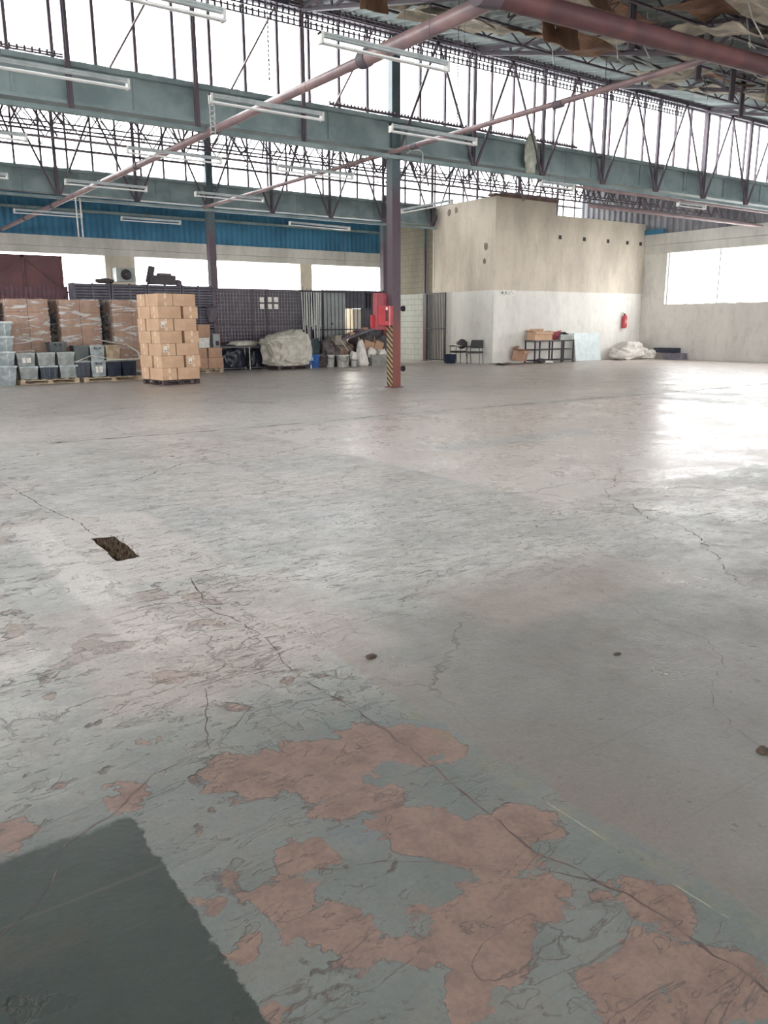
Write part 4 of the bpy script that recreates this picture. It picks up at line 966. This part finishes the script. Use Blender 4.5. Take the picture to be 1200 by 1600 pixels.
# blue crate and neighbours
t = thing('plastic_crate', 'bright blue plastic crate beside the big sack', 'crate', (14.48, 24.7, 0)); m = M(); m.taper((0, 0, 0), .58, .4, .46, .94)
m.build('body', blue_pl, t); m = M()
for i in range(5): m.bb(-.24+i*.12, -.22+i*.12, -.215, -.19, .04, .42)
m.bb(-.3, .3, -.215, -.19, .42, .46); m.build('rib', blue_pl, t); m = M(); m.bb(-.2, .02, -.218, -.205, .26, .38); m.build('emblem', mat('light print', (150, 190, 225), (130, 170, 210), 30, .5), t)
m = M(); m.lathe((0, 0, 0), [(0, 0), (.035, 0), (.035, .1), (.02, .13), (0, .13)], 10); tag(m.build('small_bottle', white_pl), 'tiny white bottle on the floor in front of the blue crate', 'bottle').location = (14.3, 24.3, 0)
junk('dark_sack', 'dark grey sack between the blue crate and the buckets', 'sack', (14.97, 24.75, 0), (.45, .4, .42), 13, rag_dark)
junk('crumpled_bag', 'pale crumpled bag on top of the dark grey sack', 'bag', (14.95, 24.7, .36), (.36, .3, .1), 17, rag)
def bucket(loc, r, h, lb, hang=0.):
    t = thing('plastic_bucket', lb, 'bucket', loc, 0, 'white buckets'); m = M()
    m.lathe((0, 0, 0), [(0, 0), (r*.85, 0), (r*.98, h*.9), (r*1.05, h*.9), (r*1.05, h), (r*.95, h), (r*.82, .02), (0, .02)], 20); m.build('body', white_pl, t)
    m = M(); pts = [(r*1.06*math.cos(a), -abs(r*1.02*math.sin(a))*.9-.01, h*.92-abs(math.sin(a))*hang) for a in [PI*i/10 for i in range(11)]]; m.path(pts, .008); m.build('handle', steel_black, t); return t
bucket((15.34, 24.75, 0), .18, .42, 'white bucket right of the dark sack, leftmost of the buckets', .1)
bucket((15.72, 24.55, 0), .19, .42, 'white bucket with hanging black handle, second from the left', .2)
bucket((16.02, 24.8, 0), .17, .42, 'white bucket half hidden behind its neighbour, third from the left', .05)
bucket((16.26, 24.6, 0), .12, .28, 'small white bucket filled with a pale bag, rightmost', .05)
junk('pale_bag', 'pale bag stuffed into the small white bucket', 'bag', (16.26, 24.6, .2), (.24, .22, .32), 19, bag_white)
m = lumpy((0, 0, 0), (.55, .4, .95), 23, 4, .15, .2, .7)
for i, v in enumerate(m.v): q = v[2]/.95; m.v[i] = (v[0]*(1-.65*q)-.1*q, v[1]*(1-.6*q), v[2])
tag(m.build('white_sack', bag_white), 'slim upright white sack standing right of the buckets', 'sack').location = (16.66, 24.6, 0)
# junk heap
hp = [('heaped_sack', 'big grey sack at the left of the scrap heap', (15.7, 25.15, .0), (.9, .4, .98), 31, rag), ('heaped_sack', 'dark sack at the bottom of the scrap heap behind the buckets', (16.4, 25.15, 0), (.9, .4, .7), 32, rag_dark),
      ('heaped_sack', 'brown grey sack in the middle of the scrap heap', (16.2, 25.05, .4), (.7, .35, .42), 33, mat('brown sack', (150, 128, 112), (118, 100, 90), 6, .85)), ('heaped_sack', 'grey sack at the right of the scrap heap behind the bin', (17.2, 25.15, 0), (.9, .4, .95), 34, rag), ('heaped_sack', 'dark sack high on the scrap heap under the slanting chute', (16.9, 25.2, .7), (.8, .3, .4), 35, rag_dark), ('heaped_sack', 'dark grey sack at the far right of the scrap heap beside the column', (17.75, 25.15, 0), (.7, .4, 1.05), 36, mat('dark grey cloth', (92, 92, 94), (70, 70, 74), 7, .9))]
for n_, lb, lc, sz, sd, mt in hp: junk(n_, lb, 'sack', lc, sz, sd, mt, amp=.3, fold=.3)
o = carton(.5, .3, .34, mat('grey carton', (150, 144, 132), (132, 126, 116), 4, .8), False); o.location = (15.85, 24.98, .76); o.rotation_euler = (0, .05, .1); o['label'] = 'small greyish carton perched on the left of the scrap heap'
o = carton(.5, .3, .42, card_dark, False); o.location = (17.0, 24.95, .48); o.rotation_euler = (.1, .25, .1); o['label'] = 'tilted dusty carton in the scrap heap above the grey bin, left one'
o = carton(.4, .3, .45, card_dark, False); o.location = (17.42, 24.95, .45); o.rotation_euler = (.1, .35, .1); o['label'] = 'tilted dusty carton in the scrap heap above the grey bin, right one'
t = thing('slanting_chute', 'slanting steel chute resting on the scrap heap', 'chute', (0, 24.95, 0)); m = M(); m.beam((15.9, 0, .92), (17.8, 0, 1.42), .25, .03); m.beam((15.9, -.13, .95), (17.8, -.13, 1.45), .02, .08); m.build('trough', steel_dark, t); m = M(); m.tube((16.2, -.16, .98), (17.85, -.16, 1.5), .025, 8); m.build('rod', galv, t)
for i in range(9):
    x = 16.0+i*.2; m = lumpy((0, 0, 0), (.26, .2, .12), 40+i, 3, .4, .2); tag(m.build('scrap_piece', (rag_dark, rag, card_dark)[i % 3]), '%s scrap lump on the slanting chute, %s up from its low end' % (('dark', 'grey', 'brown')[i % 3], ('first', 'second', 'third', 'fourth', 'fifth', 'sixth', 'seventh', 'eighth', 'ninth')[i]), 'scrap', 'scrap lumps on the chute').location = (x, 24.92, .96+(x-15.9)*.263)
rs = random.Random(9)
for i in range(8):
    m = M(); a = (rs.uniform(-.2, .2), 0, 0); m.beam((0, 0, 0), (rs.uniform(-.45, .45), 0, rs.uniform(.3, .55)), .03, .02)
    tag(m.build('scrap_stick', (steel_black, wood, hook_white)[i % 3]), '%s stick poking out of the scrap heap, %s from its left' % (('black', 'wooden', 'pale')[i % 3], ('first', 'second', 'third', 'fourth', 'fifth', 'sixth', 'seventh', 'eighth')[i]), 'stick', 'sticks in the scrap heap').location = (15.7+i*.25, 24.85, .55)
tote((17.3, 24.6, 0), .8, .45, .42, mat('pale grey bin', (150, 150, 144), (130, 130, 126), 5, .5), 'pale grey bin at the foot of the scrap heap beside the column', None, False)
junk('white_bag', 'white bag bulging from the left of the grey bin', 'bag', (17.05, 24.6, .3), (.32, .3, .32), 51, bag_white); junk('white_bag', 'white bag bulging from the right of the grey bin', 'bag', (17.5, 24.6, .3), (.32, .3, .28), 52, bag_white)

# ------------------------------------------------------------------ red cabinets on the striped column
t = thing('hose_cabinet', 'tall faded red cabinet fixed behind the striped column', 'cabinet', (11.25, 16.1, 0)); m = M(); m.bb(.0, .235, -.17, .06, 1.36, 2.2); m.build('body', pink_paint, t); m = M(); m.bb(-.015, 0, -.15, .04, 1.4, 2.16); m.build('door', pink_paint, t); m = M(); m.bb(-.09, -.015, -.04, .04, 1.4, 1.7); m.build('side_box', red_paint, t)
t = thing('alarm_box', 'bright red alarm box fixed on the left of the striped column', 'alarm box', (11.34, 15.8, 1.46)); m = M(); m.bb(-.1, .137, -.14, .12, 0, .44); m.build('body', red_paint, t)
m = M(); m.bb(-.08, -.01, -.15, -.139, .1, .34); m.build('window', mat('dark red glass', (96, 30, 40), (70, 24, 34), 6, .2), t); m = M(); m.bb(-.07, -.02, -.152, -.139, .35, .41); m.build('label', paper, t); m = M(); m.bb(.035, .045, -.15, -.139, 0, .44); m.build('seam', paper, t)
t = thing('valve_bracket', 'red painted bracket with black knobs on the right side of the striped column', 'valve', (11.85, 16.05, 0)); m = M(); m.bb(-.04, .06, -.03, .03, 0, 2.05); m.build('bracket', red_oxide, t)
for z in (1.85, .42): m = M(); m.tube((.04, 0, z), (.22, 0, z), .05, 10); m.tube((.2, 0, z), (.24, 0, z), .07, 10); m.build('knob', steel_black, t)
m = M(); m.bb(.0, .07, -.04, -.03, 1.42, 1.5); m.build('label', paper, t)

# ------------------------------------------------------------------ folded barred gate, chairs at the block
t = thing('barred_gate', 'tall black barred gate folded open against the office block wall', 'gate', (20.95, 0, 0)); m = M(); w_ = M()
for i in range(13): y = 25.1+i*.1; m.bb(-.012, .012, y-.014, y+.014, .05, 2.66)
m.build('bars', steel_black, t)
for z in (.05, 1.28, 2.64): w_.bb(-.015, .015, 25.08, 26.36, z, z+.04)
w_.bb(-.03, .03, 26.26, 26.38, 0, 2.68); w_.bb(-.03, .03, 25.08, 25.12, 0, 2.68); w_.build('frame', steel_black, t)
def chair(loc, rz, lb, rounded=False):
    t = thing('office_chair', lb, 'chair', loc, rz)
    m = M(); m.box((0, 0, .44), (.46, .44, .06)); m.box((0, 0, .405), (.42, .4, .02)); m.build('seat', seat_dark, t)
    m = M(); R = Matrix.Rotation(-.15, 3, 'X')
    if rounded:
        m.lathe((0, 0, 0), [(.0, -.025), (.2, -.02), (.22, 0), (.2, .02), (0, .025)], 20); m.v = [(v[0], .22-v[2]+.1*v[1], .72+v[1]*.85) for v in m.v]
    else: m.box((0, .24, .73), (.46, .04, .3), R)
    m.build('backrest', seat_dark, t)
    for s in (-1, 1):
        m = M(); m.path([(s*.24, -.22, 0), (s*.24, -.22, .62)], .013); m.build('leg', steel_black, t)
        m = M(); m.path([(s*.24, .26, 0), (s*.24, .16, .45), (s*.23, .24, .82)], .013); m.build('leg', steel_black, t)
        m = M(); m.box((s*.24, -.02, .64), (.045, .4, .03)); m.build('armrest', seat_dark, t)
    return t
chair((20.68, 23.0, 0), math.radians(-60), 'dark armchair with square backrest nearest the office block corner')
chair((20.68, 23.95, 0), math.radians(-75), 'dark armchair with rounded backrest beside the barred gate', True)
m = M(); m.box((0, 0, 0), (.5, .32, .03), Matrix.Rotation(.15, 3, 'Y')); tag(m.build('white_folder', paper), 'white folder lying across the arms of the round backed chair', 'folder').location = (20.55, 23.95, .67)
tote((20.35, 24.05, 0), .36, .34, .36, mat('dark blue bin', (36, 50, 74), (28, 40, 58), 5, .4), 'dark blue bin between the barred gate and the round backed chair', None, False)

# ------------------------------------------------------------------ rack table and things along the office front
t = thing('steel_rack', 'low black steel rack table against the white office wall', 'rack', (0, 0, 0)); ya, yb = 21.8, 22.3
for x in (22.62, 23.4, 24.1, 24.75):
    for y in (ya, yb): m = M(); m.bb(x-.022, x+.022, y-.022, y+.022, 0, .84); m.build('leg', steel_black, t)
for z in (.1, .5, .82):
    m = M()
    for y in (ya, yb): m.bb(22.62, 24.75, y-.018, y+.018, z-.018, z+.018)
    for x in (22.62, 23.4, 24.1, 24.75): m.bb(x-.015, x+.015, ya, yb, z-.015, z+.015)
    m.build('rail', steel_black, t)
m = M(); m.bb(22.6, 24.77, ya-.03, yb+.03, .84, .86); m.build('top', mat('worn rack top', (150, 142, 136), (110, 100, 98), 5, .6), t)
def open_box(w, d, h, lb, loc, rz, mt=card, rx=0):
    t = thing('open_carton', lb, 'carton', loc, rz); t.rotation_euler = (rx, 0, rz)
    m = M(); m.taper((0, 0, 0), w, d, h, .99); m.build('body', mt, t)
    m = M(); m.box((-w/2-.06, 0, h+.02), (.16, d, .006), Matrix.Rotation(.5, 3, 'Y')); m.box((w/2+.05, 0, h-.03), (.14, d, .006), Matrix.Rotation(.9, 3, 'Y')); m.box((0, -d/2-.04, h-.03), (w, .12, .006), Matrix.Rotation(.9, 3, 'X')); m.box((.05, d/2+.02, h+.06), (w*.8, .12, .006), Matrix.Rotation(-1.2, 3, 'X')); m.build('flap', mt, t)
    m = M(); m.bb(-w*.45, w*.45, -d*.45, d*.45, .02, h*.6); m.build('contents', rag_dark, t); return t
open_box(.95, .42, .3, 'open brown carton at the left end of the rack table', (23.08, 22.02, .86), 0)
open_box(.5, .4, .38, 'open brown carton tilted on the floor left of the rack table', (22.2, 22.2, .12), .35, card_dark, .18)
junk('red_cloth', 'crumpled dark red cloth bag on the middle of the rack table', 'bag', (23.78, 22.0, .86), (.46, .35, .3), 61, mat('red cloth', (150, 50, 66), (110, 40, 54), 6, .8))
m = M(); m.beam((-.35, 0, .22), (.35, 0, .34), .05, .04); m.beam((-.3, .03, .32), (.1, .03, .25), .04, .04); tag(m.build('red_lever', red_paint), 'long red tool lying across the cloth bag on the rack table', 'tool').location = (23.82, 21.95, .86)
t = thing('grey_crate', 'small grey lidded crate on the right of the rack table', 'crate', (24.25, 22.0, .86)); m = M(); m.taper((0, 0, 0), .45, .34, .2, .92); m.build('body', mat('crate grey', (176, 180, 178), (150, 154, 152), 6, .5), t); m = M(); m.box((-.12, 0, .24), (.3, .36, .015), Matrix.Rotation(-.35, 3, 'Y')); m.box((.12, 0, .24), (.26, .36, .015), Matrix.Rotation(.3, 3, 'Y')); m.build('lid', steel_black, t)
m = M(); m.bb(-.18, .12, -.14, .14, 0, .16); m.bb(-.18, .12, -.15, -.14, .04, .12); tag(m.build('metal_box', sheet_grey), 'small grey metal box at the right end of the rack table', 'box').location = (24.62, 22.05, .86)
m = M(); R = Matrix.Rotation(-.16, 3, 'X'); m.box((0, 0, 0), (1.5, .02, 1.1), R)
t = tag(m.build('white_board', board_white), 'pale blue white board leaning on the wall right of the rack table', 'board'); t.location = (25.8, 22.0, .553)
# floor mat sheet, dark rubble
m = M(); vs = []; N = 24
for i in range(N+1):
    for j in range(7):
        u, v = i/N, j/6; x = 20.7+u*2.4; y = 21.5+v*.75-.15*u; z = .012+.10*max(0, noise.noise(Vector((u*4, v*2, 7))))*(1 if 0 < v < 1.1 else 0)+(.05*(1-u*6) if u < .16 else 0)
        vs.append((x, y, z))
K = len(vs); vs2 = [(a, b, max(.001, c_-.01)) for a, b, c_ in vs]
m.add(vs+vs2, [(i*7+j, (i+1)*7+j, (i+1)*7+j+1, i*7+j+1) for i in range(N) for j in range(6)]+[(K+i*7+j, K+i*7+j+1, K+(i+1)*7+j+1, K+(i+1)*7+j) for i in range(N) for j in range(6)]+[(i*7, K+i*7, K+(i+1)*7, (i+1)*7) for i in range(N)]+[(i*7+6, (i+1)*7+6, K+(i+1)*7+6, K+i*7+6) for i in range(N)], True)
tag(m.build('flattened_sheet', mat('grey brown sheet', (136, 118, 108), (112, 96, 90), 4, .8)), 'flattened grey brown sheet on the floor by the office corner', 'sheet')
junk('dark_boot', 'small dark rag on the flattened sheet left of the rack table', 'rag', (22.75, 21.6, .03), (.4, .25, .16), 71, rag_dark)
junk('paper_scrap', 'crumpled pale paper on the floor in front of the rack table', 'paper', (23.1, 21.6, .0), (.5, .25, .1), 72, paper)
# bag pile in the corner
junk('white_sack', 'large white sack lying flat in the corner under the extinguisher', 'sack', (28.1, 21.75, 0), (1.9, .9, .5), 81, bag_white, amp=.2, fold=.3)
junk('white_sack', 'white sack heaped on top of the corner sacks', 'sack', (28.35, 21.85, .38), (1.05, .65, .34), 82, bag_white, amp=.2, fold=.3)
junk('white_sack', 'small white sack at the right end of the corner heap', 'sack', (28.95, 21.45, 0), (.7, .6, .38), 83, bag_white, amp=.2, fold=.25)
t = thing('dark_pallet_box', 'dark slate coloured boxes lying beside the corner sacks', 'box', (29.3, 20.35, 0)); m = M(); m.bb(-.35, .3, -.35, .3, 0, .26); m.build('lower_box', mat('slate box', (124, 122, 134), (98, 96, 108), 5, .6), t); m = M(); m.bb(-.1, .35, .0, 1.0, .27, .46); m.build('upper_box', mat('dark slate', (54, 58, 76), (44, 48, 64), 5, .6), t)
# extinguisher
t = thing('fire_extinguisher', 'red fire extinguisher hanging on the white wall above the corner sacks', 'fire extinguisher', (28.52, 22.4, 1.26))
m = M(); m.lathe((0, 0, 0), [(0, 0), (.09, .005), (.1, .04), (.1, .42), (.08, .49), (.035, .52), (.035, .55), (0, .55)], 18); m.build('cylinder', red_paint, t)
m = M(); m.box((0, 0, .575), (.05, .05, .05)); m.box((-.06, 0, .61), (.16, .03, .02), Matrix.Rotation(.3, 3, 'Y')); m.build('valve', steel_black, t); m = M(); m.path([(.03, 0, .57), (.13, 0, .53), (.15, -.02, .38), (.14, -.02, .15)], .014); m.tube((.14, -.02, .15), (.14, -.02, .06), .015, 8, .03); m.build('hose', red_paint, t); m = M(); m.bb(-.06, .06, -.102, -.09, .2, .36); m.build('label', mat('faded label', (226, 150, 150), (206, 130, 130), 20, .5), t)
m = M(); m.bb(-.02, .02, .08, .1, .2, .5); m.build('wall_bracket', steel_black, t)
# safety sign: four small pictograms
t = thing('safety_sign', 'row of small white pictogram signs on the office wall near its corner', 'sign', (21.42, BF-.012, 2.5))
for i in range(4): m = M(); m.bb(i*.185, i*.185+.17, -.006, .006, 0, .19); m.build('plate', paper, t)
m = M(); 
for i in range(4):
    cx = i*.185+.085
    if i == 0: m.lathe((0, 0, 0), [(0, 0), (.055, 0)], 12); m.v = [(cx+v[0], -.008, .095+v[1]) for v in m.v]; 
    if i == 1: m.bb(cx-.02, cx+.02, -.009, -.007, .03, .12); m.bb(cx-.04, cx+.0, -.009, -.007, .1, .16); m.bb(cx, cx+.04, -.009, -.007, .11, .125)
    if i == 2: m.beam((cx-.03, -.008, .04), (cx+.03, -.008, .14), .002, .02, (0, 1, 0)); m.bb(cx-.03, cx+.03, -.009, -.007, .03, .045)
    if i == 3: m.bb(cx-.035, cx+.035, -.009, -.007, .05, .065); m.bb(cx-.01, cx+.01, -.009, -.007, .05, .13)
m.build('pictograms', mat('grey print', (96, 96, 98), (120, 118, 116), 9, .5), t)
